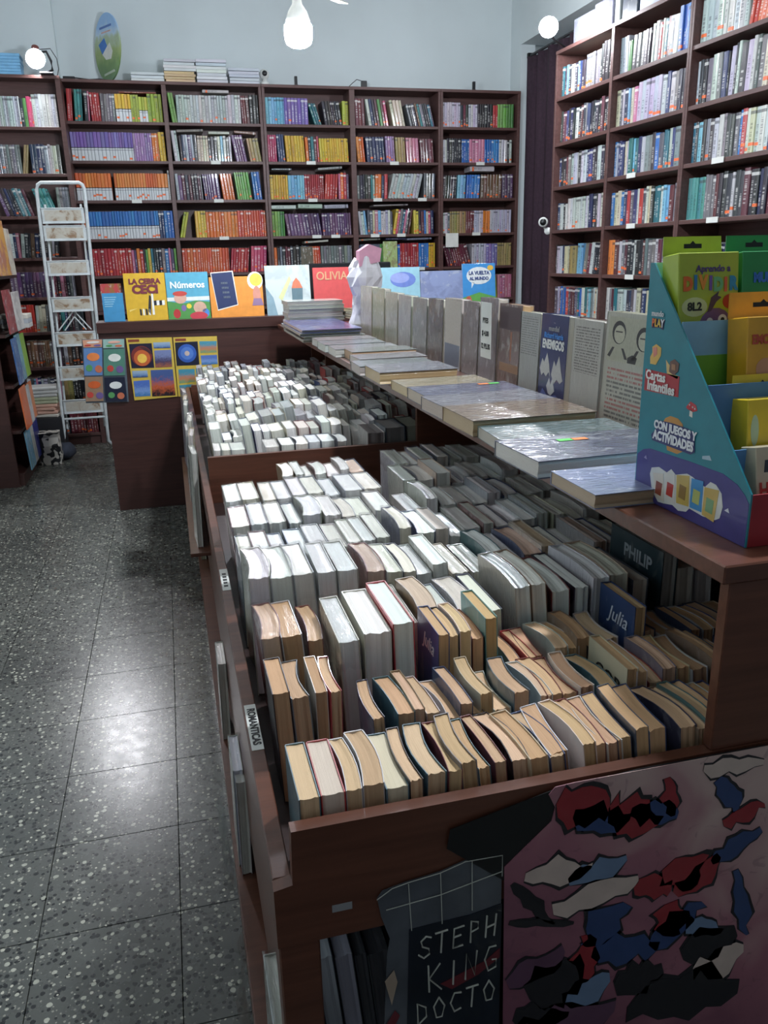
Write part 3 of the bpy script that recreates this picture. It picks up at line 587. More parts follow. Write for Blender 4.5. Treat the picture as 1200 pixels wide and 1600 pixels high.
def page_unit(b, f, seed):
    rnd = random.Random(seed); mb = MB(); ys = [0.012 + 0.973 * i / (NYS - 1) for i in range(NYS)]; xs = [0.05 + 0.9 * i / 5 for i in range(6)]
    dz = [rnd.uniform(-0.012, 0.0) for _ in xs]; dy = [rnd.uniform(-0.012, 0.02) for _ in xs]; vs = []; nx = len(xs)
    for z in (0, 1):
        for j, y in enumerate(ys):
            for i, x in enumerate(xs): vs.append((x + warp(y, b, f), y + (dy[i] if j == 0 else 0), (0.995 + dz[i]) if z else 0.004))
    L = nx * NYS; fs = []
    for j in range(NYS - 1):
        for i in range(nx - 1):
            q = j * nx + i; fs += [(q, q + nx, q + nx + 1, q + 1), (L + q, L + q + 1, L + q + nx + 1, L + q + nx)]
    for i in range(nx - 1): fs += [(i, i + 1, L + i + 1, L + i), (L - nx + i, 2 * L - nx + i, 2 * L - nx + i + 1, L - nx + i + 1)]
    mb.add(vs, fs); return mb
def film_unit(seed):
    rnd = random.Random(seed); mb = MB(); nx, ny = 5, 9; vs = []; g = {}
    for j in range(ny + 1):
        for i in range(nx + 1):
            g[(i, j)] = len(vs); vs.append((-0.05 + 1.1 * i / nx, -0.02 + 1.04 * j / ny, 1.006 + rnd.uniform(0, 0.014)))
    fs = [(g[(i, j)], g[(i + 1, j)], g[(i + 1, j + 1)], g[(i, j + 1)]) for i in range(nx) for j in range(ny)]
    rim = [(i, 0) for i in range(nx + 1)] + [(nx, j) for j in range(1, ny + 1)] + [(i, ny) for i in range(nx - 1, -1, -1)] + [(0, j) for j in range(ny - 1, 0, -1)]
    low = []
    for (i, j) in rim: p = vs[g[(i, j)]]; low.append(len(vs)); vs.append((p[0] + (0.5 - p[0]) * -0.05, p[1] + (0.5 - p[1]) * -0.02, 0.78 + rnd.uniform(-0.04, 0.04)))
    n = len(rim); fs += [(g[rim[k]], low[k], low[(k + 1) % n], g[rim[(k + 1) % n]]) for k in range(n)]
    mb.add(vs, fs, 0, True); return mb
CU = {}; PU = {}
WV = [(0, 0), (0, 0), (0.25, 0), (-0.3, 0), (0.2, 0.35), (-0.2, -0.35), (0.5, 0.5)]
for k, (b, f) in enumerate(WV):
    for w in (0, 1):
        CU[(k, w)] = cover_unit(b, f).mesh('paperback_cover', M['plaincoverw' if w else 'plaincover']); PU[(k, w)] = page_unit(b, f, k).mesh('page_block', M['pagesw' if w else 'pages'])
FU = [film_unit(k).mesh('clear_film', M['film']) for k in range(3)]
TAN = [(220, 180, 136), (212, 170, 126), (204, 162, 120), (228, 192, 152), (222, 186, 146), (210, 172, 130)]; CRM = [(226, 212, 184), (232, 220, 194)]
WHT = [(238, 238, 228), (242, 241, 234), (232, 232, 220), (244, 243, 236), (236, 230, 214)]; PNK = [(206, 176, 148), (214, 186, 160)]
CVS = [(226, 214, 196), (70, 72, 90), (120, 54, 50), (196, 178, 150), (54, 70, 112), (40, 40, 44), (210, 210, 206), (150, 128, 104), (80, 110, 120), (178, 60, 60), (200, 196, 190), (120, 120, 124)]
def book(name, loc, t, d, h, rz=0.0, ly=0.0, lx=0.0, cov=(120, 120, 120), pg=(222, 216, 200), wrapped=False, var=0, film=False, label=None, group=None, flatm=None, m4=None):
    """a paperback: origin at the lower left corner of its fore-edge; fore-edge towards -Y, spine away"""
    mm = (Matrix.Translation(loc) @ Euler((R(lx), R(ly), R(rz))).to_matrix().to_4x4()) if m4 is None else m4
    w = 1 if wrapped else 0
    o = inst(name, flatm or CU[(var, w)], mm @ Matrix.Diagonal((t, d, h, 1)), rgb(cov, 6)); tag(o, label, 'book', group)
    p = inst('pages', PU[(var, w)], Matrix.Identity(4), rgb(pg, 5), o)
    if film: inst('plastic_film', FU[random.randrange(3)], Matrix.Identity(4), None, o)
    return o
def bin_row(bin_n, row_n, y0, d, h, x0, x1, tr, pgs, wrapped=0.0, film=0.0, lean=(-3, 3), warpv=(0, 1), jy=0.012, jh=0.012, start=1, zf=FZ, gaps=()):
    x = x0; k = start - 1; a = random.uniform(*lean); prev = a * 0.7 if start > 1 else 0.0
    while True:
        t = random.uniform(*tr); hh = h + random.uniform(-jh, jh); na = max(lean[0], min(lean[1], a + random.uniform(-3.0, 3.0)))
        x += max(0.0, hh * (math.sin(R(-na)) - math.sin(R(-prev)))); a = prev = na
        for (ga, gb) in gaps:
            if x + t > ga and x < gb: x = gb; prev = 0.0
        if x > x1 - t: break
        k += 1; dd = d * random.uniform(0.93, 1.0); w = random.random() < wrapped
        pg = random.choice(pgs); cov = random.choice(CVS if not w else PALE); tone = 'white' if min(pg) > 190 else ('cream' if pg[2] > 170 else 'tan')
        lab = '%s-edged %spaperback, %s from the aisle in the %s row of the %s bin' % (tone, 'film-wrapped ' if w else '', ordn(k), ORD[row_n], bin_n)
        up = t * math.sin(R(abs(a))) + 0.001
        nm = 'romance_paperback' if (bin_n == 'near' and row_n < 4) else ('novel_paperback' if bin_n == 'near' else 'bin_paperback')
        book(nm, (x, y0 + random.uniform(-jy, jy) * 0.6, zf + up), t * 0.97, dd, hh, random.uniform(-.7, .7), a, 0, cov, pg, w, random.choice(warpv), w and random.random() < film, lab, 'paperbacks standing in the %s bin' % bin_n)
        x += t / math.cos(R(a)) * 1.01
    return k + 1
PALE = [(206, 204, 196), (214, 212, 206), (190, 186, 176), (170, 172, 176), (120, 54, 50), (96, 104, 124), (200, 190, 170), (216, 216, 212)]
NEAR, FAR = 'near', 'far'
old = (2, 3, 4, 5, 6); new = (0, 1, 0, 2)
k = bin_row(NEAR, 1, 0.785, 0.118, 0.172, 0.09, 0.3, (0.017, 0.03), TAN + CRM + CRM, 0, 0, (-1, 1), (0, 2, 3), 0.006, 0.006)
bin_row(NEAR, 1, 0.787, 0.116, 0.175, 0.3, 0.93, (0.015, 0.027), TAN, 0, 0, (-8, -1), old, 0.008, 0.014, k, gaps=[(.735, .765)])
k = bin_row(NEAR, 2, 1.008, 0.115, 0.18, 0.089, 0.205, (0.015, 0.028), TAN, 0, 0, (-3, 1), (2, 3, 0), 0.01, 0.01)
bin_row(NEAR, 2, 0.915, 0.112, 0.175, 0.215, 0.93, (0.014, 0.027), TAN, 0, 0, (-7, 0), old, 0.008, 0.016, k, gaps=[(.582, .607)])
bin_row(NEAR, 3, 1.036, 0.104, 0.172, 0.46, 0.93, (0.016, 0.028), TAN, 0, 0, (-8, -1), old, 0.004, 0.014, gaps=[(.662, .692)])
k = bin_row(NEAR, 4, 1.16, 0.145, 0.19, 0.09, 0.205, (0.02, 0.036), PNK + TAN, .9, .7, (-4, 0), new, 0.008, 0.012)
k = bin_row(NEAR, 4, 1.075, 0.18, 0.222, 0.205, 0.325, (0.03, 0.045), WHT + PNK, .8, .8, (-4, 0), new, 0.012, 0.014, k)
k = bin_row(NEAR, 4, 1.15, 0.17, 0.2, 0.33, 0.52, (0.022, 0.04), WHT + PNK, .8, .8, (-5, 0), new, 0.012, 0.014, k)
bin_row(NEAR, 4, 1.15, 0.175, 0.225, 0.525, 0.93, (0.022, 0.038), WHT + [(120, 120, 116)], .3, .2, (-5, 0), new, 0.006, 0.012, k, gaps=[(.785, .825)])
k = bin_row(NEAR, 5, 1.335, 0.17, 0.228, 0.09, 0.3, (0.03, 0.048), WHT, .9, .9, (-3, 0), new, 0.006, 0.006)
bin_row(NEAR, 5, 1.35, 0.17, 0.205, 0.305, 0.93, (0.026, 0.042), WHT + PNK, .8, .7, (-5, 1), new, 0.014, 0.018, k)
k = bin_row(NEAR, 6, 1.535, 0.165, 0.2, 0.09, 0.42, (0.026, 0.044), WHT + PNK + WHT, .9, .9, (-3, 1), new, 0.008, 0.012)
bin_row(NEAR, 6, 1.545, 0.165, 0.21, 0.43, 0.93, (0.026, 0.044), WHT, .8, .6, (-5, 1), new, 0.012, 0.018, k)
k = bin_row(NEAR, 7, 1.735, 0.165, 0.2, 0.09, 0.5, (0.03, 0.046), WHT, .95, .95, (-4, 0), new, 0.01, 0.01)
bin_row(NEAR, 7, 1.745, 0.165, 0.2, 0.51, 0.93, (0.026, 0.044), WHT, .8, .6, (-4, 1), new, 0.014, 0.018, k)
k = bin_row(NEAR, 8, 1.93, 0.17, 0.198, 0.092, 0.52, (0.034, 0.05), WHT, .95, .95, (-3, 0), new, 0.012, 0.01)
bin_row(NEAR, 8, 1.94, 0.17, 0.21, 0.55, 0.93, (0.03, 0.05), WHT, .7, .5, (-4, 1), new, 0.016, 0.018, k)
k = bin_row(NEAR, 9, 2.16, 0.15, 0.185, 0.26, 0.52, (0.024, 0.044), WHT + PNK, .95, .9, (-5, 0), new, 0.012, 0.012)
bin_row(NEAR, 9, 2.16, 0.17, 0.2, 0.58, 0.93, (0.03, 0.05), WHT, .7, .4, (-4, 1), new, 0.014, 0.014, k)
# titled books standing out of the rows
def titled(x, y, t, d, h, cov, txt, sz, col, lab, zc=None, yc=None, pg=(206, 172, 124), var=0, shear=0.3, bold=0.0):
    o = book('titled_paperback', (x, y, FZ + 0.001), t, d, h, 0, 0, 0, cov, pg, False, var, False, lab, 'titled paperbacks in the near bin')
    zc = FZ + h - 0.035 if zc is None else zc; yc = y + d * 0.45 if yc is None else yc
    tx = write(txt, sz, facing_aisle(x - 0.0006, yc, zc), flat(col), None, 'lettering', shear=shear, bold=bold)
    m = tx.data; m.transform((Matrix.Translation((x, y, FZ + 0.001)) @ Matrix.Diagonal((t, d, h, 1))).inverted()); tx.parent = o
    return o
titled(0.345, 1.045, 0.018, 0.108, 0.222, (74, 92, 130), 'Julia', 0.034, (225, 225, 225), 'blue and brown romance paperback titled Julia standing tall mid-bin', FZ + .185)
for i, (dx, hh) in enumerate(((0.02, 0.215), (0.04, 0.22), (0.06, 0.205))): book('paperback', (0.345 + dx, 1.05, FZ + 0.001), 0.018, 0.108, hh, 0, -1, 0, random.choice(CVS), random.choice(TAN), False, 2, False, 'tall tan-edged paperback, %s behind the mid-bin Julia romance' % ORD[i + 1], 'paperbacks standing in the near bin')
book('paperback', (0.43, 1.05, FZ + 0.001), 0.02, 0.11, 0.236, 0, -2, 0, (96, 150, 150), (206, 170, 120), False, 0, False, 'tallest tan-edged paperback with a teal cover near the Julia romance', 'paperbacks standing in the near bin')
titled(0.668, 1.032, 0.02, 0.11, 0.228, (52, 72, 112), 'Julia', 0.036, (220, 222, 228), 'blue romance paperback titled Julia under the display shelf edge', FZ + .19)
titled(0.585, 0.912, 0.018, 0.112, 0.195, (210, 198, 166), 'COR', 0.036, (40, 38, 36), 'cream romance paperback with large black capitals on its cover', FZ + .155, shear=0.0)
titled(0.74, 0.795, 0.02, 0.11, 0.2, (70, 96, 150), 'Jul', 0.034, (226, 226, 230), 'blue romance paperback with a script title near the end panel', FZ + .165)
titled(0.79, 1.148, 0.03, 0.175, 0.265, (44, 54, 66), 'PHILIP', 0.034, (150, 156, 160), 'dark hardback-size novel with PHILIP on its cover in the bin shade', FZ + .23, pg=(190, 192, 186), shear=0.0, bold=0.001)

# ---- far bin
kk = bin_row(FAR, 1, 2.66, 0.12, 0.172, 0.1, 0.26, (0.02, 0.07), WHT, 1, .7, (-1, 1), new, 0.006, 0.01)
bin_row(FAR, 1, 2.655, 0.13, 0.17, 0.27, 0.56, (0.034, 0.05), WHT, .9, .6, (-1, 1), new, 0.004, 0.004, kk)
bin_row(FAR, 1, 2.66, 0.17, 0.19, 0.62, 0.93, (0.05, 0.08), [(150, 146, 136), (120, 118, 112)], .3, 0, (-2, 1), new, 0.01, 0.01, 12)
bin_row(FAR, 2, 2.82, 0.14, 0.19, 0.1, 0.95, (0.022, 0.045), WHT, .7, .3, (-9, 0), new, 0.02, 0.03)
bin_row(FAR, 3, 3.0, 0.15, 0.205, 0.1, 0.95, (0.02, 0.046), WHT + [(170, 172, 170)], .7, .3, (-12, 0), new, 0.03, 0.03)
bin_row(FAR, 4, 3.2, 0.15, 0.205, 0.1, 0.95, (0.02, 0.044), WHT + [(170, 172, 170)], .7, .3, (-12, 0), new, 0.03, 0.03)
bin_row(FAR, 5, 3.4, 0.15, 0.205, 0.1, 0.95, (0.022, 0.044), WHT, .7, .2, (-11, 0), new, 0.03, 0.03)
bin_row(FAR, 6, 3.6, 0.15, 0.205, 0.1, 0.95, (0.022, 0.044), WHT, .7, .2, (-11, 0), new, 0.03, 0.03)
bin_row(FAR, 7, 3.8, 0.15, 0.205, 0.1, 0.95, (0.022, 0.044), WHT, .6, .2, (-11, 0), new, 0.03, 0.03)
bin_row(FAR, 8, 4.02, 0.15, 0.21, 0.1, 0.95, (0.022, 0.044), WHT, .6, .2, (-11, 0), new, 0.03, 0.03)
bin_row('farthest', 1, 4.36, 0.15, 0.2, 0.12, 0.93, (0.022, 0.04), WHT + [(150, 152, 150)], .6, .1, (-9, 0), new, 0.02, 0.02)
bin_row('farthest', 2, 4.55, 0.14, 0.2, 0.12, 0.93, (0.022, 0.04), [(150, 152, 150), (176, 176, 172)], .5, 0, (-9, 0), new, 0.01, 0.02)
# bagged books squeezed along the aisle ledge of the island
n = 0
for (y, h, z, pg) in ((1.5, 0.24, 0.1, (206, 204, 196)), (1.53, 0.25, 0.1, (200, 206, 222)), (0.82, 0.32, 0.1, (176, 178, 164)), (2.05, 0.24, 0.1, (190, 188, 176)), (3.55, 0.3, 0.1, (170, 160, 140))):
    n += 1
    o = book('ledge_book', (0.034 + 0.004 * (n % 2), y, z + 0.001), 0.022, 0.14, h, 0, 1, 0, (190, 188, 180), pg, True, 0, True, '%s bagged pale book standing on the low aisle ledge, counted from the near end' % ORD[n] if False else '%s bagged book on the low aisle ledge of the island' % ['grey-edged', 'bluish-white', 'greenish', 'pale tan', 'brown-edged'][n - 1], 'books on the aisle ledge')
# far-bin side: tall bagged magazines leaning out over the lip
for i in range(9):
    y = 2.75 + i * 0.15; c = random.choice([(206, 204, 196), (196, 176, 140), (214, 214, 210), (150, 152, 158)])
    book('bagged_magazine', (0.012 + random.uniform(0, 0.012), y, 0.44), 0.018, 0.13, 0.36 + random.uniform(-0.06, 0.06), random.uniform(-4, 4), 1.5 + random.uniform(-.6, .6), 0, c, (210, 206, 196), True, random.choice((0, 1)), True, '%s bagged magazine along the aisle side of the far bin' % ORD[i + 1], 'bagged magazines hanging on the aisle side')
ip('magazine_rail', MB().box(-0.006, 0.062, 2.7, 4.2, 0.425, 0.438, 0, 0.001))
# books in the open lower shelf under the front board
xx = 0.112
for i in range(7):
    t = random.uniform(0.012, 0.032); pg = (190, 196, 206) if i < 3 else (90, 92, 96)
    book('low_shelf_book', (xx, 0.87, 0.286), t * 0.97, 0.17, 0.2 - 0.004 * i, 0, -5, 0, (70, 76, 84), pg, True, 0, False, '%s dark book from the leg on the low shelf under the front board' % ORD[i + 1], 'books on the low shelf'); xx += t * 1.05

# ------------------------------------------------------------------ new books on the display shelf
SH = 1.045
def flat_book(x, y, xl, yl, t, cov, pg, lab, wrapped=True, zb=SH, rz=0.0, mat=None, film=False):
    m4 = Matrix.Translation((x, y, zb + t + 0.0006)) @ Matrix.Rotation(R(rz), 4, 'Z') @ Matrix.Rotation(R(90), 4, 'Y')
    return book('display_book', None, t, yl, xl, cov=cov, pg=pg, wrapped=wrapped, label=lab, group='books laid face up along the display shelf', m4=m4, flatm=mat)
ART = cover_unit(0, 0).mesh('face_up_cover', M['coverw']); ARTP = cover_unit(0, 0).mesh('plain_face_cover', M['cover'])
FL = [(0.568, 1.0, .25, .145, .022, (140, 158, 214), (176, 158, 128), 'pale blue book lying face up next to the card-game box', 0),
      (0.562, 1.178, .29, .174, .03, (84, 92, 118), (206, 204, 196), 'film-wrapped navy book lying face up, second from the card-game box', 2),
      (0.576, 1.36, .28, .152, .024, (112, 132, 128), (196, 188, 168), 'grey-green book lying face up, third from the card-game box', -3),
      (0.576, 1.516, .28, .186, .034, (146, 112, 84), (186, 160, 124), 'brown and orange book lying face up, fourth from the card-game box', 1),
      (0.576, 1.708, .28, .15, .032, (150, 156, 162), (196, 184, 160), 'grey film-wrapped book lying face up beside the orange one', 2),
      (0.585, 1.87, .27, .155, .03, (88, 104, 148), (196, 180, 150), 'slate blue book lying face up with price stickers', 0),
      (0.588, 2.04, .25, .15, .026, (206, 180, 136), (214, 186, 140), 'tan book lying face up behind the slate blue one', 1),
      (0.575, 2.275, .24, .19, .036, (150, 156, 160), (214, 186, 140), 'grey face-up book with a broad tan page edge', 0),
      (0.563, 2.48, .25, .16, .03, (140, 144, 146), (206, 200, 186), 'grey wrapped book lying behind the broad tan-edged one', -2),
      (0.605, 2.66, .24, .15, .03, (170, 172, 170), (206, 196, 176), 'pale grey wrapped book at the middle of the display shelf', 1),
      (0.62, 2.845, .24, .14, .034, (150, 150, 150), (196, 160, 116), 'grey face-up book with a thin orange-tan page edge', 0),
      (0.59, 3.0, .25, .16, .03, (190, 192, 190), (214, 212, 204), 'whitish wrapped book, first of the pale trio lying flat', -1),
      (0.585, 3.18, .25, .16, .03, (176, 184, 184), (214, 212, 204), 'whitish wrapped book, second of the pale trio lying flat', 1),
      (0.59, 3.36, .25, .16, .03, (186, 186, 180), (206, 204, 196), 'whitish wrapped book, third of the pale trio lying flat', 0)]
for (x, y, xl, yl, t, c, pg, lab, rz) in FL: flat_book(x, y, xl, yl, t, tuple(int(v * .72) for v in c), pg, lab, True, SH, rz, ART)
def sticker(x, y, z, c, par_lab):
    MB().box(x, x + 0.028, y, y + 0.016, z, z + 0.0006).build('price_sticker', flat(c), label=par_lab, cat='sticker')
sticker(0.66, 1.3, SH + .0312, (80, 190, 70), 'green price sticker on the navy face-up book'); sticker(0.69, 1.3, SH + .0312, (236, 130, 60), 'orange price sticker on the navy face-up book')
sticker(0.77, 1.985, SH + .0312, (236, 130, 60), 'orange price sticker on the slate blue book'); sticker(0.8, 1.985, SH + .0312, (90, 190, 80), 'green price sticker on the slate blue book')
# magazines at the far end
mz = SH
for i, (c, dx) in enumerate((((120, 124, 118), 0.0), ((150, 150, 140), 0.01), ((70, 84, 120), -0.006), ((96, 96, 150), 0.006))):
    mg = flat_book(0.568 + dx, 3.62 + 0.02 * i, .28, .68, 0.011, c, (190, 190, 180), '%s magazine up in the stack at the far end of the display shelf' % ['lowest', 'second', 'third', 'topmost'][i], True, mz, random.uniform(-2, 2), ART); mz += 0.0125
pz = SH
for i in range(7):
    flat_book(0.615 + random.uniform(-.006, .006), 4.36 + random.uniform(-.008, .008), .3, .22, 0.019, (200, 202, 192), (176, 176, 164), '%s bundle up in the pale stack near the counter' % ORD[i + 1], True, pz, random.uniform(-2, 2), ART); pz += 0.0205
qz = SH
for i in range(8):
    flat_book(0.94 + random.uniform(-.012, .012), 4.25 + random.uniform(-.01, .01), .2, .2, 0.011, random.choice([(150, 80, 60), (190, 180, 150), (90, 110, 80), (60, 60, 64)]), (190, 176, 150), '%s comic up in the untidy pile beside the pale stack' % ORD[i + 1], False, qz, random.uniform(-9, 9), ARTP); qz += 0.012

# ---- standing books
def printed_lines(name, paper, ink, ink2=None, z0=0.1, z1=0.92, n=30.0):
    t = NT(name); g = t.coord('Generated'); s = t.n('ShaderNodeSeparateXYZ'); t.l(g, s.inputs[0]); x, y, z = s.outputs
    line = t.math('LESS_THAN', t.math('FRACT', t.math('MULTIPLY', z, n)), 0.5)
    cv = t.n('ShaderNodeCombineXYZ'); t.l(t.math('MULTIPLY', y, 34.0), cv.inputs[0]); t.l(t.math('MULTIPLY', t.math('FLOOR', t.math('MULTIPLY', z, n)), 7.3), cv.inputs[1])
    nz = t.n('ShaderNodeTexNoise'); t.l(cv.outputs[0], nz.inputs['Vector']); nz.inputs['Scale'].default_value = 1.0; nz.inputs['Detail'].default_value = 2.0
    m = t.math('MULTIPLY', t.math('MULTIPLY', line, t.math('GREATER_THAN', nz.outputs[0], 0.44)), t.math('MULTIPLY', t.between(z, z0, z1), t.between(y, 0.09, 0.91)))
    m = t.math('MULTIPLY', m, t.math('LESS_THAN', x, 0.04))
    inkc = lin(ink) if ink2 is None else t.mix(t.math('GREATER_THAN', t.math('FRACT', t.math('MULTIPLY', z, 3.7)), 0.55), lin(ink), lin(ink2))
    c = t.mix(t.math('MULTIPLY', m, 0.8), t.mix(t.noise(g, 3.0), lin(paper), tuple(v * 0.85 for v in lin(paper)[:3]) + (1,)), inkc)
    t.set(Base_Color=c, Roughness=0.5, Coat_Weight=0.6, Coat_Roughness=0.15); t.l(plastic_bump(t, t.coord('Object', (1, 1, 0.5)), 0.5, 9.0), t.b.inputs['Coat Normal']); return t.m
def standing(y, d, h, cov, lab, mat=None, t=0.03, x=0.885, pg=(222, 216, 200), lean=2.0, rz=0.0):
    me = cover_unit(0, 0).mesh('standing_cover', mat) if mat else ART
    o = book('standing_book', (x, y, SH + 0.001), t, d, h, rz, lean, 0, cov, pg, True, 0, False, lab, 'books standing along the display shelf', me); o['_'] = 0; del o['_']; return o
def on_book(o, txt, sz, u, v, col, bold=0.0, sx=1.0, shear=0.0):
    """lettering on the aisle-facing cover: u along the width from the far edge, v up"""
    mw = o.matrix_local; d = mw.col[1].length; h = mw.col[2].length; t = mw.col[0].length
    loc = Matrix.Diagonal((1 / t, 1 / d, 1 / h, 1)) @ frame((-0.0008, d * (1 - u), h * v), (0, -1, 0), (0, 0, 1))
    tx = write(txt, sz, loc, flat(col), None, 'lettering', bold=bold, sx=sx, shear=shear); tx.parent = o; return tx
def patch(o, pts, col, name='printed_shape', lift=0.0006):
    mw = o.matrix_local; d = mw.col[1].length; h = mw.col[2].length; t = mw.col[0].length
    mb = MB().prism([(1 - u, v) for (u, v) in pts], 0, -lift / t, 0.002 / t * 0.1); b = mb.mesh(name, flat(col)); p = bpy.data.objects.new(name, b); COL.objects.link(p); p.parent = o; return p
paper_l = printed_lines('back_cover_text', (176, 172, 160), (70, 66, 60), None, 0.45, 0.93, 34.0)
paper_r = printed_lines('back_cover_two_inks', (178, 174, 156), (50, 48, 46), (150, 56, 50), 0.06, 0.52, 26.0)
paper_g = printed_lines('back_cover_grey', (164, 164, 156), (104, 104, 100), None, 0.5, 0.95, 36.0)
s1 = standing(1.345, .222, .236, (180, 176, 160), 'large cream book with two sketched heads standing next to the card-game box', paper_r, 0.034)
patch(s1, [(.05, .58), (.95, .58), (.95, .96), (.05, .96)], (168, 164, 142))
def oval(cx, cy, rx, ry, n=18, a0=0, a1=360): return [(cx + rx * math.cos(R(a0 + (a1 - a0) * i / n)), cy + ry * math.sin(R(a0 + (a1 - a0) * i / n))) for i in range(n + (0 if a1 - a0 == 360 else 1))]
for (cx, cy) in ((.24, .83), (.66, .8)):
    patch(s1, oval(cx, cy, .12, .1), (34, 32, 32), 'sketched_hair', .0009); patch(s1, oval(cx + .01, cy - .015, .095, .078), (180, 176, 152), 'sketched_face', .0012)
    patch(s1, [(cx - .18, .62), (cx - .1, .7), (cx - .06, .7), (cx - .13, .61)], (44, 42, 40), 'sketched_collar', .0009); patch(s1, [(cx + .1, .7), (cx + .18, .61), (cx + .13, .61), (cx + .06, .7)], (44, 42, 40), 'sketched_collar', .0009)
    patch(s1, [(cx - .06, cy + .0), (cx + .06, cy + .0), (cx + .06, cy + .012), (cx - .06, cy + .012)], (60, 56, 52), 'sketched_brow', .0014)
patch(s1, [(.42, .585), (.56, .585), (.58, .64), (.5, .66), (.42, .63)], (40, 38, 36), 'sketched_collar', .0009)
s2 = standing(1.578, .132, .212, (184, 180, 168), 'cream back cover of dense text standing between the navy book and the sketched one', paper_l, 0.028)
s3 = standing(1.738, .14, .214, (50, 58, 104), 'navy paperback titled ENEMIGOS with white mountains standing on the shelf', plain('enemigos_navy', (48, 56, 100), 0.4, 0.06, 3.0, 0, 0.6), 0.03)
on_book(s3, 'Premier', 0.019, .5, .91, (190, 186, 178)); on_book(s3, 'mundial', 0.018, .5, .845, (170, 168, 166)); on_book(s3, 'Richard Harris', 0.018, .5, .765, (70, 140, 210), .0004, .95); on_book(s3, 'ENEMIGOS', 0.029, .5, .665, (228, 226, 218), .0012, .82)
patch(s3, [(.04, .38), (.12, .5), (.2, .46), (.3, .57), (.4, .44), (.46, .3), (.4, .36), (.3, .3), (.2, .34), (.12, .3)], (196, 192, 182), 'mountain'); patch(s3, [(.5, .34), (.58, .5), (.66, .44), (.76, .56), (.86, .4), (.94, .3), (.84, .26), (.72, .3), (.62, .24)], (186, 182, 174), 'mountain')
patch(s3, [(.34, .2), (.44, .3), (.5, .22), (.56, .3), (.66, .16), (.52, .1), (.42, .12)], (204, 202, 198), 'mountain'); patch(s3, [(.02, .02), (.2, .16), (.4, .08), (.7, .12), (.98, .03), (.98, .0), (.02, .0)], (92, 104, 160), 'mountain')
standing(1.888, .118, .212, (168, 168, 160), 'grey-white back cover with faint text standing beside ENEMIGOS', paper_g, 0.03)
s5 = standing(2.0, .15, .226, (96, 68, 58), 'brown novel with a balcony picture standing on the display shelf', None, 0.034, pg=(206, 170, 124)); patch(s5, [(.05, .7), (.95, .7), (.95, .97), (.05, .97)], (70, 50, 54)); patch(s5, [(.55, .34), (.62, .34), (.62, .68), (.55, .68)], (140, 86, 58)); patch(s5, [(.1, .2), (.95, .2), (.95, .3), (.1, .3)], (150, 112, 84))
s6 = standing(2.165, .135, .236, (110, 110, 110), 'grey wrapped book carrying the hanging price card', None, 0.032)
for (y, d, h, c, lab) in ((2.31, .13, .22, (104, 100, 100), 'dark grey wrapped book standing beside the price-card one'), (2.46, .16, .222, (176, 166, 156), 'beige-topped book with a blue-grey lower half standing mid-shelf'), (2.64, .16, .214, (64, 72, 70), 'dark green-black wrapped book standing mid-shelf'), (2.82, .17, .21, (120, 120, 130), 'streaky grey wrapped book standing behind the dark green one'), (3.02, .17, .212, (150, 150, 156), 'pale grey wrapped book standing toward the counter'), (3.21, .18, .216, (150, 154, 138), 'grey-green wrapped book standing toward the counter'), (3.42, .2, .226, (140, 146, 112), 'olive wrapped book standing at the far end of the row'), (3.64, .22, .228, (160, 160, 140), 'pale olive book standing last before the white bag roll')):
    o = standing(y, d, h, c, lab)
    if 'beige' in lab: patch(o, [(.06, .36), (.96, .36), (.96, .97), (.06, .97)], (178, 168, 156)); patch(o, [(.06, .02), (.96, .02), (.96, .35), (.06, .35)], (104, 110, 124))
pc = thing('price_card', 'white hanging card with handwritten prices on the grey wrapped book', 'card', (0.872, 2.2, 1.2))
MB().box(0.868, 0.8695, 2.155, 2.232, 1.118, 1.272).build('card', M['label'], pc)
for i, s in enumerate(('PTES', '$ 4.00', '12 PLUS')): write(s, 0.02, facing_aisle(0.8675, 2.195, 1.222 - 0.036 * i), M['ink'], pc, 'lettering', bold=.0006)
br = thing('bag_roll', 'tall crumpled bundle of white plastic bags at the end of the standing books', 'bag', (0.93, 3.98, SH))
mb = MB(); rg = []; rnd = random.Random(3)
for i in range(9):
    z = SH + 0.002 + i * 0.044; rg.append([(0.945 + (0.07 + 0.012 * math.sin(i * 1.3)) * math.cos(2 * math.pi * k / 14) * (1 + rnd.uniform(-.16, .16)), 3.98 + (0.085) * math.sin(2 * math.pi * k / 14) * (1 + rnd.uniform(-.2, .2)), z + (rnd.uniform(-.02, .03) if i == 8 else 0)) for k in range(14)])
vs = [v for r_ in rg for v in r_]; fs = [(i * 14 + k, i * 14 + (k + 1) % 14, (i + 1) * 14 + (k + 1) % 14, (i + 1) * 14 + k) for i in range(8) for k in range(14)] + [tuple(range(14)), tuple(range(8 * 14, 9 * 14))]
mb.add(vs, fs, 0, False); mb.build('bags', flat((216, 212, 214), 0.4), br)
MB().prism([(0.9, 1.36), (1.0, 1.38), (1.01, 1.44), (0.95, 1.46), (0.9, 1.43)], 1, 3.9, 3.97).build('pink_bag', flat((206, 150, 168), 0.4), br)

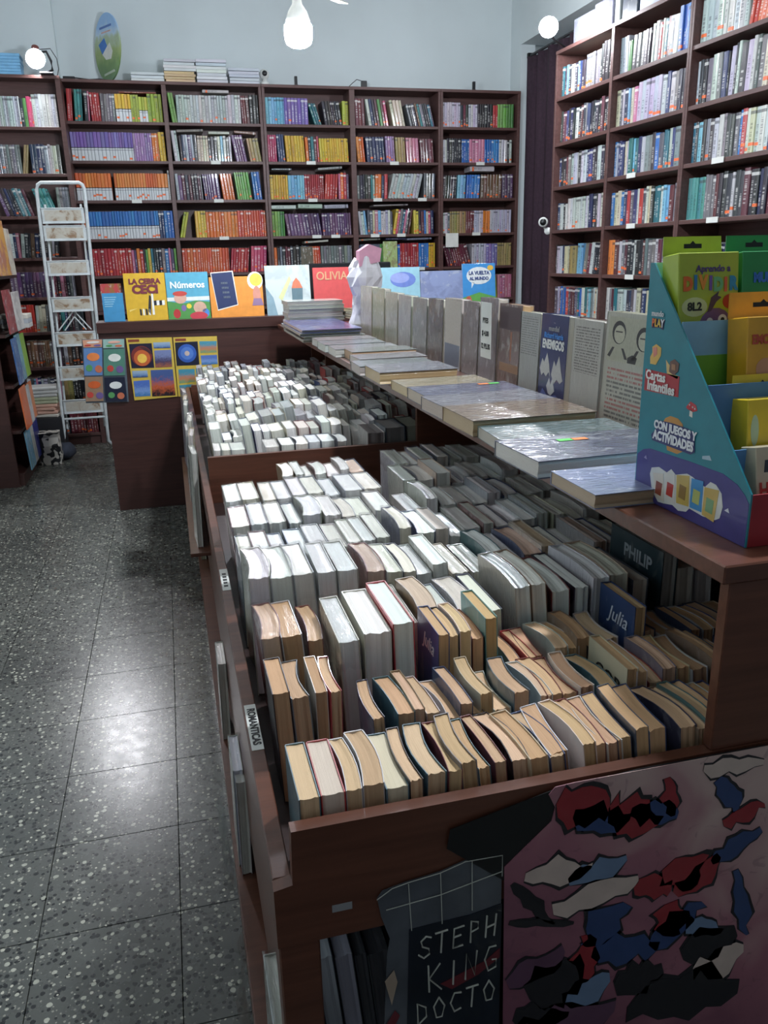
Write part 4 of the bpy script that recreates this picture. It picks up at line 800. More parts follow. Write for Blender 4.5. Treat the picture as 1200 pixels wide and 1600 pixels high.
# ------------------------------------------------------------------ card-game display box
PURPLE = [(1.0535, 1.0455), (1.0535, 1.1091), (1.0387, 1.1191), (1.0214, 1.1237), (0.9265, 1.1266), (0.8555, 1.127), (0.8261, 1.12), (0.8098, 1.11), (0.8015, 1.1016), (0.8015, 1.0455)]
bx = thing('card_game_display', 'teal and purple cardboard counter display holding boxed children card games', 'display box', (0.8, 0.93, SH))
XL, XR = 0.665, 0.965
def wedge(x0, x1, nm, m): MB().prism([(1.056, SH + .0005), (1.056, 1.384), (1.047, 1.384), (0.8, 1.114), (0.8, SH + .0005)], 0, x0, x1).build(nm, m, bx)
wedge(XL, XL + .0025, 'side_panel', flat((22, 128, 140), 0.4, .3)); wedge(XR - .0025, XR, 'side_panel', flat((22, 128, 140), 0.4, .3))
MB().box(XL + .0025, XR - .0025, 0.8, 0.8025, SH + .0005, 1.113).build('front_panel', flat((156, 36, 44), 0.45), bx)
MB().box(XL + .0025, XR - .0025, 1.0535, 1.056, SH + .0005, 1.384).build('back_panel', flat((150, 206, 232), 0.5), bx)
for (y, z0, z1, c) in ((.972, 1.2, 1.308, (150, 200, 226)), (.905, 1.12, 1.232, (88, 138, 190)), (.848, 1.06, 1.158, (96, 150, 202))): MB().box(XL + .0025, XR - .0025, y, y + .0022, z0, z1).build('tier_board', flat(c), bx)
MB().box(XL + .003, XR - .003, .9712, .972, 1.2, 1.262).build('printed_grass', flat((128, 186, 66)), bx)
MB().box(XL + .003, XR - .003, .98, 1.053, 1.258, 1.26).build('tier_floor', flat((150, 206, 232)), bx); MB().box(XL + .003, XR - .003, .912, .971, 1.17, 1.172).build('tier_floor', flat((88, 138, 190)), bx); MB().box(XL + .003, XR - .003, .803, .905, 1.06, 1.062).build('tier_floor', flat((88, 138, 190)), bx)
def deco(pts, c, lift, nm='printed_shape'): MB().prism(pts, 0, XL - lift, XL - lift + .0003).build(nm, flat(c, .4, .3), bx)
deco(PURPLE, (66, 58, 128), .0004)
deco([(1.0487, 1.2366), (0.9654, 1.2361), (0.9643, 1.2079), (1.0489, 1.2055)], (178, 40, 46), .0004, 'red_banner')
def side_txt(s, sz, y, z, c, bold=.0006, sx=1.0): write(s, sz, facing_aisle(XL - .0013, y, z), flat(c), bx, 'lettering', bold=bold, sx=sx, depth=.0002)
side_txt('Cartas', .0185, 1.021, 1.2292, (240, 236, 228)); side_txt('Infantiles', .019, 1.0065, 1.2145, (240, 236, 228))
deco([(0.9901, 1.1743), (0.9786, 1.1795), (0.96, 1.179), (0.9488, 1.1732), (0.9408, 1.1374), (0.9554, 1.1302), (0.9797, 1.1304), (0.9936, 1.1696)], (200, 140, 60), .0004)
deco([(1.0088, 1.1685), (0.972, 1.1705), (0.9355, 1.1696), (0.9213, 1.1663), (0.9163, 1.1413), (0.9254, 1.1362), (1.0174, 1.1371), (1.0214, 1.1447), (1.0112, 1.1549)], (36, 40, 104), .0008, 'navy_banner')
side_txt('CON JUEGOS Y', .0155, .9654, 1.1618, (240, 240, 240), .0008, .92); side_txt('ACTIVIDADES', .0175, .9675, 1.1465, (240, 240, 240), .0009, .88)
deco([(1.0163, 1.0868), (1.0133, 1.0969), (0.9952, 1.1021), (0.9751, 1.0988), (0.9652, 1.1061), (0.9537, 1.1008), (0.9288, 1.1087), (0.916, 1.1072), (0.8881, 1.1005), (0.8778, 1.1101), (0.8662, 1.1094), (0.8535, 1.1008), (0.8485, 1.0842), (0.8526, 1.0678), (0.861, 1.0629), (0.8867, 1.0604), (0.9168, 1.0625), (0.9234, 1.0557), (0.9412, 1.052), (0.9552, 1.0562), (0.9768, 1.0524), (0.9909, 1.0509), (1.0088, 1.0648)], (226, 224, 216), .0008, 'white_cloud')
for (q, c, c2) in (([(1.008, 1.0906), (0.9829, 1.0951), (0.9758, 1.0552), (0.9973, 1.0559)], (226, 214, 196), (150, 70, 50)), ([(0.9791, 1.0978), (0.955, 1.1005), (0.949, 1.0596), (0.9723, 1.0596)], (228, 222, 210), (196, 60, 50)), ([(0.9512, 1.1015), (0.9223, 1.1072), (0.9183, 1.0645), (0.9467, 1.0619)], (206, 176, 88), (150, 116, 60)), ([(0.917, 1.1054), (0.8916, 1.1073), (0.8898, 1.065), (0.9158, 1.0644)], (70, 150, 206), (190, 196, 110)), ([(0.8881, 1.1005), (0.8585, 1.1039), (0.8628, 1.0593), (0.8882, 1.0623)], (214, 180, 96), (130, 170, 120))):
    deco(q, c, .0012, 'pictured_box'); cy = sum(p[0] for p in q) / 4; cz = sum(p[1] for p in q) / 4; deco([(cy + .008, cz - .012), (cy - .007, cz - .013), (cy - .008, cz + .006), (cy + .007, cz + .007)], c2, .0015, 'pictured_box_art')
deco([(1.0413, 1.3094), (1.0094, 1.3083), (1.0128, 1.2944), (1.0227, 1.2967), (1.0408, 1.2954)], (40, 40, 80), .0004, 'logo_flag'); side_txt('mundo', .0105, 1.0276, 1.3156, (225, 225, 225), .0003)
for ch, c, yy in (('P', (226, 110, 60), 1.037), ('L', (232, 180, 60), 1.030), ('A', (230, 200, 90), 1.0225), ('Y', (235, 235, 235), 1.0145)): side_txt(ch, .0145, yy, 1.3027, c, .0006, .85)
deco([(1.0265, 1.2739), (1.0134, 1.2697), (1.0132, 1.2589), (1.0239, 1.2451), (1.0381, 1.2451), (1.0394, 1.2545), (1.0346, 1.2614), (1.0357, 1.2692)], (232, 186, 90), .0004); deco([(1.034, 1.268), (1.024, 1.27), (1.022, 1.26), (1.03, 1.255)], (226, 140, 120), .0007)
deco([(0.9894, 1.2537), (0.9795, 1.2579), (0.9684, 1.2531), (0.9694, 1.2424), (0.9789, 1.2358), (0.9901, 1.2398)], (112, 74, 58), .0007); deco([(1.0, 1.255), (0.99, 1.248), (0.985, 1.238), (0.968, 1.236), (0.97, 1.232), (0.995, 1.236)], (226, 190, 120), .0004); deco([(0.985, 1.251), (0.976, 1.251), (0.975, 1.243), (0.984, 1.243)], (170, 120, 80), .0011)
deco([(0.9448, 1.1978), (0.9362, 1.2068), (0.9234, 1.2036), (0.9199, 1.1967), (0.9288, 1.1935), (0.9417, 1.1957)], (190, 40, 48), .0004); deco([(0.936, 1.196), (0.93, 1.195), (0.929, 1.186), (0.936, 1.187)], (232, 222, 206), .0004)
for (y, z) in ((.937, 1.202), (.93, 1.2), (.925, 1.1985)): deco([(y - .0015, z), (y, z + .0015), (y + .0015, z), (y, z - .0015)], (240, 236, 230), .0008)
deco([(0.9, 1.14), (0.885, 1.144), (0.88, 1.138), (0.9, 1.136)], (170, 196, 206), .0004, 'white_cloud'); deco([(0.845, 1.081), (0.838, 1.086), (0.835, 1.08)], (226, 224, 230), .0008, 'white_cloud'); deco([(1.035, 1.107), (1.03, 1.112), (1.027, 1.106)], (160, 150, 190), .0008, 'white_cloud')
# boxed card games standing in the tiers
def game_box(x0, x1, y0, y1, z0, z1, c, lab, tab=0.026, lean=-7.0):
    t = thing('card_game_box', lab, 'game box', ((x0 + x1) / 2, y1, z0 + .001), 0, 'boxed card games', None, (R(lean), 0, 0)); w = (x1 - x0) / 2; d = y1 - y0; h = z1 - z0; m = flat(c, .35, .4)
    MB().box(-w, w, -d, 0, 0, h, 0, .0012).build('carton', m, t, True)
    if tab:
        s = w * .3; z = h + tab * .5
        ht = MB().prism([(-w, h), (w, h), (w * .97, h + tab), (-w * .97, h + tab)], 1, -.0012, 0).build('hang_tab', m, t, True)
        MB().prism([(-s, z - .003), (s, z - .003), (s, z + .003), (s * .3, z + .003), (0, z + .007), (-s * .3, z + .003), (-s, z + .003)], 1, -.0016, .0004).build('hang_slot', M['black'], ht, True)
    return t, w, d, h
def on_box(t, d, x, z, s, sz, c, bold=.0006, sx=1.0): write(s, sz, wm(t) @ frame((x, -d - .0008, z), (1, 0, 0), (0, 0, 1)), flat(c), t, 'lettering', bold=bold, sx=sx, depth=.0002)
def box_art(t, d, pts, c, lift=.0004, nm='printed_shape'): MB().prism(pts, 1, -d - lift, -d - lift + .0003).build(nm, flat(c, .35, .3), t, True)
t, w, d, h = game_box(.672, .766, .985, 1.024, 1.262, 1.392, (172, 190, 56), 'lime green card game box reading DIVIDIR in the top tier of the display')
on_box(t, d, .006, h - .022, 'Aprendo a', .0125, (90, 70, 130), .0003)
for i, (ch, c) in enumerate(zip('DIVIDIR', ((226, 112, 50), (50, 130, 180), (232, 150, 60), (126, 90, 170), (120, 190, 130), (226, 110, 70), (60, 150, 190)))): on_box(t, d, -.033 + .0118 * i, h - .042 + .002 * math.sin(i), ch, .024, c, .0017, .8)
box_art(t, d, oval(-.022, h - .072, .02, .013), (206, 214, 150)); on_box(t, d, -.022, h - .072, '8L2', .015, (40, 44, 40))
box_art(t, d, oval(.012, h - .104, .028, .03), (112, 84, 130)); box_art(t, d, [(-.002, h - .08), (.004, h - .06), (.016, h - .052), (.014, h - .058), (.02, h - .06), (.012, h - .066), (.004, h - .078)], (70, 56, 84), .0006); box_art(t, d, oval(.002, h - .092, .005, .005), (236, 236, 230), .0009); box_art(t, d, oval(.022, h - .09, .007, .007), (236, 236, 230), .0009); box_art(t, d, oval(.022, h - .09, .003, .003), (20, 20, 20), .0012); box_art(t, d, oval(.034, h - .066, .012, .01), (176, 50, 44), .0006)
t, w, d, h = game_box(.772, .866, .985, 1.024, 1.262, 1.392, (34, 140, 74), 'green card game box in the top tier, beside the lime green one')
on_box(t, d, .0, h - .036, 'MULTIPLI', .017, (60, 120, 210), .0011, .85); box_art(t, d, oval(.0, h - .075, .034, .016), (190, 206, 206))
t, w, d, h = game_box(.732, .842, .909, .95, 1.174, 1.31, (222, 164, 40), 'golden yellow card game box reading EMOCIONES in the middle tier', .034)
on_box(t, d, -.012, h - .03, 'EMOCIONES', .0165, (196, 84, 60), .0008, .78)
box_art(t, d, oval(.014, h - .078, .026, .024), (96, 54, 40)); box_art(t, d, oval(.014, h - .088, .021, .02), (222, 164, 120), .0006); box_art(t, d, oval(-.026, h - .068, .015, .014), (206, 150, 110)); box_art(t, d, oval(-.034, h - .1, .02, .016), (70, 44, 38)); box_art(t, d, oval(.042, h - .09, .014, .016), (60, 42, 40)); box_art(t, d, [(.0, h - .098), (.03, h - .096), (.028, h - .09), (.002, h - .09)], (70, 200, 70), .001, 'price_sticker'); box_art(t, d, oval(.02, h - .05, .012, .005), (160, 200, 196), .0006)
t, w, d, h = game_box(.85, .952, .909, .95, 1.174, 1.31, (226, 170, 44), 'golden yellow card game box at the outer end of the middle tier', .034)
t, w, d, h = game_box(.706, .8, .858, .892, 1.07, 1.212, (232, 200, 40), 'bright yellow card game box in the lower tier of the display', .03)
box_art(t, d, oval(-.036, h - .04, .006, .02), (190, 210, 170))
t, w, d, h = game_box(.69, .78, .812, .84, 1.064, 1.16, (206, 190, 160), 'cream card game box leaning in the front tray of the display', 0.0, -12)
on_box(t, d, -.026, h * .42, 'HO', .026, (190, 60, 50), .0008, .8); box_art(t, d, [(-.034, h * .66), (-.02, h * .66), (-.018, h * .82), (-.032, h * .82)], (40, 40, 50))

# ------------------------------------------------------------------ posters taped to the front of the island
def splash_art(name):
    """loose comic-ink colour patches: mauve ground, navy, maroon, cream and black brush shapes"""
    t = NT(name); g = t.coord('Object'); w = t.noise(g, 7.0, 2.0, 0.5, 1.2); a = t.noise(g, 11.0, 3.0, 0.55, 1.8); b = t.noise(g, 14.0, 2.0, 0.5, 2.4); e = t.noise(g, 30.0, 3.0, 0.6, 1.5)
    sp = t.n('ShaderNodeSeparateXYZ'); t.l(g, sp.inputs[0]); f = t.math('ADD', t.math('MULTIPLY', t.math('ADD', sp.outputs[0], sp.outputs[2]), 1.1), t.math('MULTIPLY', w, 0.5))
    c = t.ramp(f, [(0.05, lin((128, 76, 92))), (0.3, lin((164, 104, 116))), (0.55, lin((206, 176, 166)))])
    c = t.mix(t.math('MULTIPLY', t.ramp(e, [(0.6, (0, 0, 0, 1)), (0.66, (1, 1, 1, 1))]), 0.3), c, lin((96, 60, 76)))
    t.set(Base_Color=c, Roughness=0.35, Coat_Weight=0.5, Coat_Roughness=0.15); return t.m
cp = thing('comic_poster', 'glossy comic-style poster in mauve, red and blue taped below the end panel', 'poster', (0.6, 0.742, 0.5))
MB().prism([(0.3869, 0.7785), (0.3948, 0.7876), (0.4218, 0.789), (0.486, 0.7885), (0.6866, 0.788), (0.7847, 0.787), (0.8854, 0.2121), (0.339, 0.2121), (0.3318, 0.6856), (0.3627, 0.713), (0.392, 0.7389), (0.3962, 0.7583)], 1, 0.7495, 0.7505).build('printed_sheet', splash_art('comic_print'), cp)
MB().prism([(0.262, 0.7554), (0.3875, 0.782), (0.5066, 0.7896), (0.6908, 0.7894), (0.705, 0.695), (0.3998, 0.6955), (0.3327, 0.6638), (0.2581, 0.729)], 1, 0.7508, 0.7518).build('black_backing', flat((24, 25, 26), .3), cp)
def ink(pts, c, k=0): MB().prism(pts, 1, 0.7485 - .0003 * k, 0.7494 - .0003 * k).build('ink_shape', flat(c, .4, .3), cp)
def brush(p, q, r, c, k=0, n=7, wob=.25, seed=0):
    rn = random.Random(seed); p, q = Vector(p), Vector(q); d = (q - p); s = Vector((-d.y, d.x)).normalized(); up = []; dn = []
    for i in range(n + 1):
        u = i / n; ww = r * math.sin(math.pi * (0.12 + 0.8 * u)) * (1 + rn.uniform(-wob, wob)); m = p + d * u + s * rn.uniform(-r, r) * .35; up.append(tuple(m + s * ww)); dn.append(tuple(m - s * ww))
    ink(up + dn[::-1], c, k)
RED, NAV, BLK, CRE, SKY, DMV = (150, 38, 46), (44, 66, 112), (26, 24, 30), (208, 186, 172), (110, 132, 160), (96, 62, 84)
SHP = [((.4, .77), (.47, .735), .022, RED), ((.42, .74), (.5, .72), .016, NAV), ((.47, .745), (.54, .7), .02, RED), ((.5, .73), (.57, .715), .014, NAV), ((.36, .67), (.45, .655), .014, CRE), ((.42, .64), (.5, .66), .012, SKY), ((.4, .6), (.52, .62), .016, CRE), ((.52, .62), (.57, .59), .016, RED), ((.5, .59), (.45, .53), .02, NAV), ((.45, .55), (.455, .47), .014, RED), ((.46, .52), (.56, .5), .017, NAV), ((.55, .5), (.62, .56), .018, NAV), ((.57, .57), (.58, .51), .02, RED), ((.58, .58), (.64, .63), .016, RED), ((.63, .62), (.7, .66), .012, NAV), ((.57, .64), (.61, .59), .02, RED), ((.34, .5), (.42, .53), .018, DMV), ((.37, .47), (.45, .5), .03, BLK), ((.42, .45), (.49, .46), .02, SKY), ((.35, .44), (.43, .42), .016, BLK), ((.5, .44), (.57, .46), .02, BLK), ((.6, .47), (.68, .5), .024, BLK), ((.62, .44), (.7, .45), .02, CRE), ((.6, .53), (.66, .5), .012, SKY), ((.62, .75), (.66, .7), .012, NAV), ((.6, .77), (.69, .765), .01, CRE), ((.55, .77), (.56, .71), .008, RED), ((.64, .68), (.7, .7), .01, RED), ((.345, .66), (.4, .58), .006, BLK), ((.34, .6), (.43, .575), .004, BLK), ((.67, .6), (.7, .48), .008, NAV), ((.34, .41), (.5, .4), .03, DMV), ((.52, .4), (.7, .4), .03, BLK)]
for i, (p, q, r, c) in enumerate(SHP): brush(p, q, r * 1.5 + .002, BLK, 0, seed=i); brush(p, q, r * 1.3, c, 1, seed=i)
kp = thing('film_poster', 'torn dark film poster with scratched lettering taped beside the comic poster', 'poster', (0.26, 0.745, 0.5))
MB().prism([(0.1719, 0.6765), (0.1783, 0.686), (0.2097, 0.6919), (0.2494, 0.6959), (0.2816, 0.7047), (0.33, 0.7026), (0.331, 0.36), (0.1695, 0.36), (0.1825, 0.5893), (0.1862, 0.6127), (0.1759, 0.6492)], 1, 0.7532, 0.7542).build('clear_sleeve', plain('worn_sleeve', (88, 92, 98), .22, .12, 14.0, 0, .6), kp)
MB().prism([(0.2105, 0.6205), (0.2487, 0.6217), (0.2899, 0.6222), (0.3308, 0.6287), (0.331, 0.36), (0.2023, 0.36)], 1, 0.7518, 0.753).build('printed_sheet', plain('night_print', (18, 26, 38), .3, .15, 16.0, 0, .4), kp)
brush_k = lambda pts, c: MB().prism(pts, 1, 0.7512, 0.7516).build('red_smear', flat(c, .4), kp)
brush_k([(.25, .525), (.31, .545), (.3292, .56), (.3292, .545), (.3, .525), (.265, .512)], (104, 34, 42)); brush_k([(.172, .47), (.19, .5), (.196, .49), (.18, .455)], (110, 40, 48)); brush_k([(.178, .55), (.19, .565), (.194, .545), (.186, .51)], (170, 150, 130))
def scratch(lines, r=.0012):
    for L in lines:
        MB().tube([(x, .7508, z) for x, z in L], r, 6).build('scratched_letter', flat((190, 190, 178), .6), kp)
def glyph(ch, x, z, w, h):
    G = {'S': [[(1, .9), (.6, 1), (.2, .8), (.3, .55), (.8, .4), (.85, .15), (.4, 0), (0, .2)]], 'T': [[(0, .95), (1, 1)], [(.55, 1), (.45, 0)]], 'E': [[(1, .95), (.2, .9), (.1, 0), (.9, .05)], [(.15, .5), (.75, .55)]], 'P': [[(.2, 0), (.25, 1), (.8, .9), (.8, .6), (.25, .5)]], 'H': [[(.1, 0), (.2, 1)], [(.8, 0), (.95, 1)], [(.15, .45), (.85, .55)]], 'K': [[(.15, 0), (.1, 1)], [(.9, 1), (.15, .5), (1, 0)]], 'I': [[(.5, 0), (.55, .9)]], 'N': [[(.05, 0), (.1, 1), (.7, .1), (.85, 1)]], 'G': [[(.9, .95), (.4, .95), (.1, .5), (.35, .05), (.9, .15), (.9, .45), (.6, .45)]], 'D': [[(.2, 0), (.15, 1), (.8, .75), (.85, .3), (.2, 0)]], 'O': [[(.5, 1), (.1, .6), (.3, .05), (.75, .05), (.95, .55), (.5, 1)]], 'C': [[(.95, .9), (.4, .95), (.1, .5), (.4, .05), (.95, .15)]]}
    scratch([[(x + u * w, z + v * h) for u, v in L] for L in G[ch]])
for i, ch in enumerate('STEPH'): glyph(ch, .2215 + .0215 * i, .573 + .0025 * i, .0165, .033)
for i, ch in enumerate('KING'): glyph(ch, .232 + .025 * i, .517 + .003 * i, .019, .042)
for i, ch in enumerate('DOCTO'): glyph(ch, .2165 + .0225 * i, .468 + .0025 * i, .017, .034)
scratch([[(.171, .6768), (.19, .6885), (.2097, .6922), (.2494, .6962), (.2816, .705), (.3293, .703), (.3295, .672)], [(.182, .659), (.25, .664), (.329, .679)], [(.21, .69), (.213, .62)], [(.25, .696), (.252, .62)], [(.29, .704), (.291, .63)]], .0006)
MB().box(0.118, 0.142, 0.7552, 0.7558, 0.668, 0.678).build('tape_piece', flat((150, 150, 150), .15, .8), label='small piece of clear tape stuck on the front board', cat='tape')

# ------------------------------------------------------------------ counter with picture books
ct = thing('counter', 'dark mahogany sales counter with a raised ledge of picture books', 'counter', (0.8, 5.1, 0))
MB().box(-0.389, 2.05, 4.824, 4.844, 0.0, 1.03, 0, .0015).build('front_panel', M['counter'], ct)
MB().box(-0.389, -0.369, 4.844, 5.5, 0.0, 1.03, 0, .0015).build('side_panel', M['counter'], ct); MB().box(2.03, 2.05, 4.844, 5.5, 0.0, 1.03, 0, .0015).build('side_panel', M['counter'], ct)
MB().box(-0.393, 2.06, 4.812, 5.02, 1.03, 1.089, 0, .002).build('ledge', M['counter'], ct); MB().box(-0.369, 2.03, 4.85, 5.5, 0.73, 0.752, 0, .0015).build('worktop', M['counter'], ct)
def picture_book(x0, x1, h, c, lab, y=4.86, mat='cover', z0=1.0895, t=.012):
    th = thing('picture_book', lab, 'book', ((x0 + x1) / 2, y, z0), 0, 'picture books propped on the counter', None, (R(-6), 0, 0)); w = (x1 - x0) / 2 - .0015
    o = MB().box(-w, w, 0, .0022, 0, h, 0, .0006).build('front_cover', M[mat] if isinstance(mat, str) else mat, th, True); o.color = rgb(c)
    MB().box(-w + .002, w - .002, .0022, t - .002, .002, h - .002).build('pages', M['edge'], th, True); o2 = MB().box(-w, w, t - .002, t, 0, h, 0, .0006).build('back_cover', M['plaincover'], th, True); o2.color = rgb(c)
    return th, w
def art(t, pts, c, k=0): MB().prism(pts, 1, -.0006 - .0004 * k, -.0002 - .0004 * k).build('printed_shape', flat(c, .4, .2), t, True)
def ttl(t, s, sz, x, z, c, bold=0.0, sx=1.0, k=3): write(s, sz, wm(t) @ frame((x, -.0008 - .0004 * k, z), (1, 0, 0), (0, 0, 1)), flat(c), t, 'lettering', bold=bold, sx=sx)
FLAT = lambda c: flat(c, .4, .3)
t, w = picture_book(-.35, -.235, .155, (60, 130, 170), 'small blue booklet at the end of the counter ledge', mat=FLAT((62, 134, 176)))
for i in range(5): art(t, [(-.045, .13 - .012 * i), (.02 - .006 * i, .13 - .012 * i), (.02 - .006 * i, .134 - .012 * i), (-.045, .134 - .012 * i)], (150, 190, 206))
picture_book(-.355, -.24, .205, (170, 60, 60), 'red booklet standing behind the small blue one', 4.885)
t, w = picture_book(-.226, -.0, .258, (206, 164, 40), 'yellow picture book titled LA CEBRA CECI', mat=FLAT((206, 164, 44)))
ttl(t, 'LA CEBRA', .038, .0, .212, (112, 40, 50), .002, 1.0); ttl(t, 'CECI', .062, .0, .168, (112, 40, 50), .0035, 1.05)
art(t, [(.005, .05), (.02, .03), (.028, .13), (.018, .14)], (40, 40, 46)); art(t, [(.028, .03), (.04, .03), (.04, .145), (.03, .15)], (226, 224, 216), 1)
for i in range(4): art(t, [(-.04 + .016 * i, .03), (-.03 + .016 * i, .028), (-.03 + .016 * i, .06), (-.04 + .016 * i, .066)], (36, 36, 44) if i % 2 == 0 else (226, 224, 216))
for i in range(4): art(t, [(.04 + .015 * i, .08), (.055 + .015 * i, .082), (.055 + .015 * i, .108), (.04 + .015 * i, .106)], (36, 36, 44) if i % 2 == 0 else (226, 224, 216), 1)
art(t, [(-.095, .05), (-.05, .068), (-.095, .06)], (232, 206, 120))
t, w = picture_book(.0, .238, .256, (84, 160, 184), 'sky blue picture book titled Números', mat=FLAT((86, 160, 184)))
ttl(t, 'Números', .05, .0, .186, (232, 236, 236), .0014, 1.0)
art(t, [(-w, 0), (w, 0), (w, .09), (.04, .1), (-.03, .085), (-w, .1)], (78, 140, 70)); art(t, [(-w, .1), (w, .1), (w, .122), (-w, .12)], (216, 220, 214)); art(t, oval(-.045, .115, .035, .03), (206, 160, 140), 1); art(t, oval(-.045, .14, .04, .014), (190, 70, 60), 2); art(t, oval(.06, .06, .036, .034), (200, 160, 136), 1); art(t, oval(.05, .015, .05, .022), (190, 60, 70), 2); art(t, oval(-.07, .03, .02, .026), (176, 50, 50), 1); art(t, oval(.0, .07, .014, .014), (226, 196, 60), 1); art(t, oval(-.03, .06, .014, .018), (120, 100, 150), 1); art(t, oval(.09, .03, .02, .024), (76, 130, 200), 1)
t, w = picture_book(.24, .545, .225, (222, 140, 54), 'orange picture book with a navy notebook printed on its cover', mat=FLAT((222, 142, 56)))
art(t, [(-.135, .245), (-.018, .252), (.0, .07), (-.112, .045)], (36, 48, 88), 1); art(t, [(-.14, .25), (-.012, .258), (.004, .066), (-.114, .038)], (226, 220, 206), 0)
for i in range(4): ttl(t, ['NUEVE', 'TOCA UN', 'LIBRERO', 'INFANTIL'][i] if False else 'IIIIIIII', .016, -.066 + .003 * i, .19 - .026 * i, (120, 130, 130), 0, 1.2, 5)
art(t, oval(.11, .2, .045, .05), (226, 224, 206), 0); art(t, oval(.115, .205, .036, .036), (216, 196, 80), 1); art(t, oval(.115, .12, .022, .05), (206, 140, 120), 1); art(t, [(.085, .06), (.15, .06), (.14, .1), (.095, .1)], (140, 110, 140), 2)
t, w = picture_book(.56, .825, .28, (196, 206, 204), 'pale grey film-wrapped picture book with an orange crowned tower', mat='coverw')
art(t, [(.02, .05), (.08, .05), (.085, .15), (.02, .15)], (92, 116, 124)); art(t, [(.02, .15), (.085, .15), (.07, .185), (.05, .21), (.03, .185)], (206, 116, 84)); art(t, [(-.13, .0), (-.07, .0), (-.09, .1), (-.13, .16)], (130, 156, 166)); art(t, [(-.06, .1), (.01, .22), (.02, .2), (-.04, .08)], (206, 206, 150))
t, w = picture_book(.842, 1.08, .262, (196, 72, 72), 'red picture book titled OLIVIA on the counter', mat=FLAT((198, 76, 74))); ttl(t, 'OLIVIA', .066, -.006, .212, (196, 150, 110), .001, .92)
picture_book(1.09, 1.18, .24, (110, 130, 160), 'blue picture book half hidden behind the white bag roll')
t, w = picture_book(1.245, 1.5, .252, (150, 196, 206), 'pale blue picture book with a violet cloud on its cover', mat=FLAT((150, 192, 204))); art(t, oval(.02, .18, .08, .045), (110, 130, 196)); art(t, oval(.0, .19, .06, .03), (150, 160, 210), 1)
picture_book(1.5, 1.775, .225, (140, 150, 186), 'grey-blue film-wrapped picture book beside the pale blue one', mat='coverw')
t, w = picture_book(1.772, 1.99, .262, (60, 140, 200), 'bright blue picture book with a white speech bubble on its cover', mat=FLAT((62, 142, 204)))
art(t, oval(-.0, .19, .082, .052), (226, 228, 226)); art(t, [(-.05, .15), (-.03, .15), (-.05, .115)], (226, 228, 226)); ttl(t, 'LA VUELTA', .03, 0, .205, (70, 84, 130), .0014, .9); ttl(t, 'AL MUNDO', .026, 0, .172, (70, 84, 130), .0014, .9); art(t, oval(.075, .235, .02, .016), (226, 180, 70), 1); art(t, [(-w, 0), (w, 0), (w, .06), (0, .09), (-w, .06)], (96, 160, 72)); art(t, oval(-.07, .04, .02, .03), (190, 90, 70), 1)
# charts and pocket books on the counter front
def chart(lab, outline, cells, border):
    t = thing('wall_chart', lab, 'poster', (outline[0][0], 4.822, outline[-1][1])); MB().prism(outline, 1, 4.8195, 4.8225).build('sheet', flat(border, .35, .4), t)
    for (q, m) in cells: MB().prism(q, 1, 4.8185, 4.8195).build('picture', m, t)
    MB().prism([(outline[0][0] + .01, outline[0][1] - .008), (outline[0][0] + .07, outline[0][1] - .009), (outline[0][0] + .07, outline[0][1] - .022), (outline[0][0] + .01, outline[0][1] - .022)], 1, 4.8185, 4.8195).build('heading_strip', flat((130, 60, 40)), t); return t
def scene_art(name, lo, mid, hi, sc=9.0):
    t = NT(name); g = t.coord('Generated'); s = t.n('ShaderNodeSeparateXYZ'); t.l(g, s.inputs[0]); f = t.math('ADD', t.math('MULTIPLY', s.outputs[2], .7), t.math('MULTIPLY', t.noise(g, sc, 4.0, .6, 1.0), .5))
    t.set(Base_Color=t.ramp(f, [(.3, lin(lo)), (.5, lin(mid)), (.75, lin(hi))]), Roughness=.35, Coat_Weight=.4); return t.m
A1 = scene_art('rock_layers', (150, 90, 70), (70, 60, 90), (120, 130, 170)); A2 = scene_art('sea_view', (60, 80, 120), (110, 140, 180), (150, 170, 190)); A3 = scene_art('volcano_view', (40, 30, 36), (190, 90, 50), (70, 90, 140)); A4 = scene_art('sky_view', (70, 120, 170), (120, 150, 200), (80, 110, 180)); A5 = scene_art('land_section', (120, 150, 110), (190, 120, 80), (70, 140, 160))
c1 = chart('yellow-bordered earth-science chart with a cutaway globe, beside the pocket books', [(-0.2433, 0.9996), (0.0061, 0.9937), (0.0055, 0.6565), (-0.2361, 0.6493)], [([(-0.2305, 0.9672), (-0.1075, 0.9662), (-0.1072, 0.8286), (-0.2311, 0.8319)], flat((26, 24, 48))), ([(-0.0992, 0.9692), (-0.0063, 0.9683), (-0.0064, 0.934), (-0.0986, 0.9364)], A2), ([(-0.0971, 0.9247), (-0.0052, 0.925), (-0.008, 0.828), (-0.1018, 0.8283)], A1), ([(-0.2308, 0.8167), (-0.1471, 0.8148), (-0.1478, 0.7773), (-0.2305, 0.7779)], A2), ([(-0.2292, 0.759), (-0.1414, 0.7608), (-0.1443, 0.6695), (-0.2304, 0.6701)], A4), ([(-0.1288, 0.8159), (-0.0066, 0.814), (-0.0055, 0.6643), (-0.1359, 0.6655)], A3)], (206, 176, 74))
def disc(t, cx, cz, r, c, y, a0=0, a1=360): MB().prism(oval(cx, cz, r, r, 24, a0, a1), 1, y, y + .0008).build('picture', flat(c), t)
disc(c1, -.169, .897, .057, (120, 44, 40), 4.8175); disc(c1, -.168, .886, .045, (196, 96, 50), 4.8165); disc(c1, -.168, .884, .026, (236, 190, 80), 4.8155); disc(c1, -.168, .893, .056, (70, 40, 44), 4.8170, 10, 100)
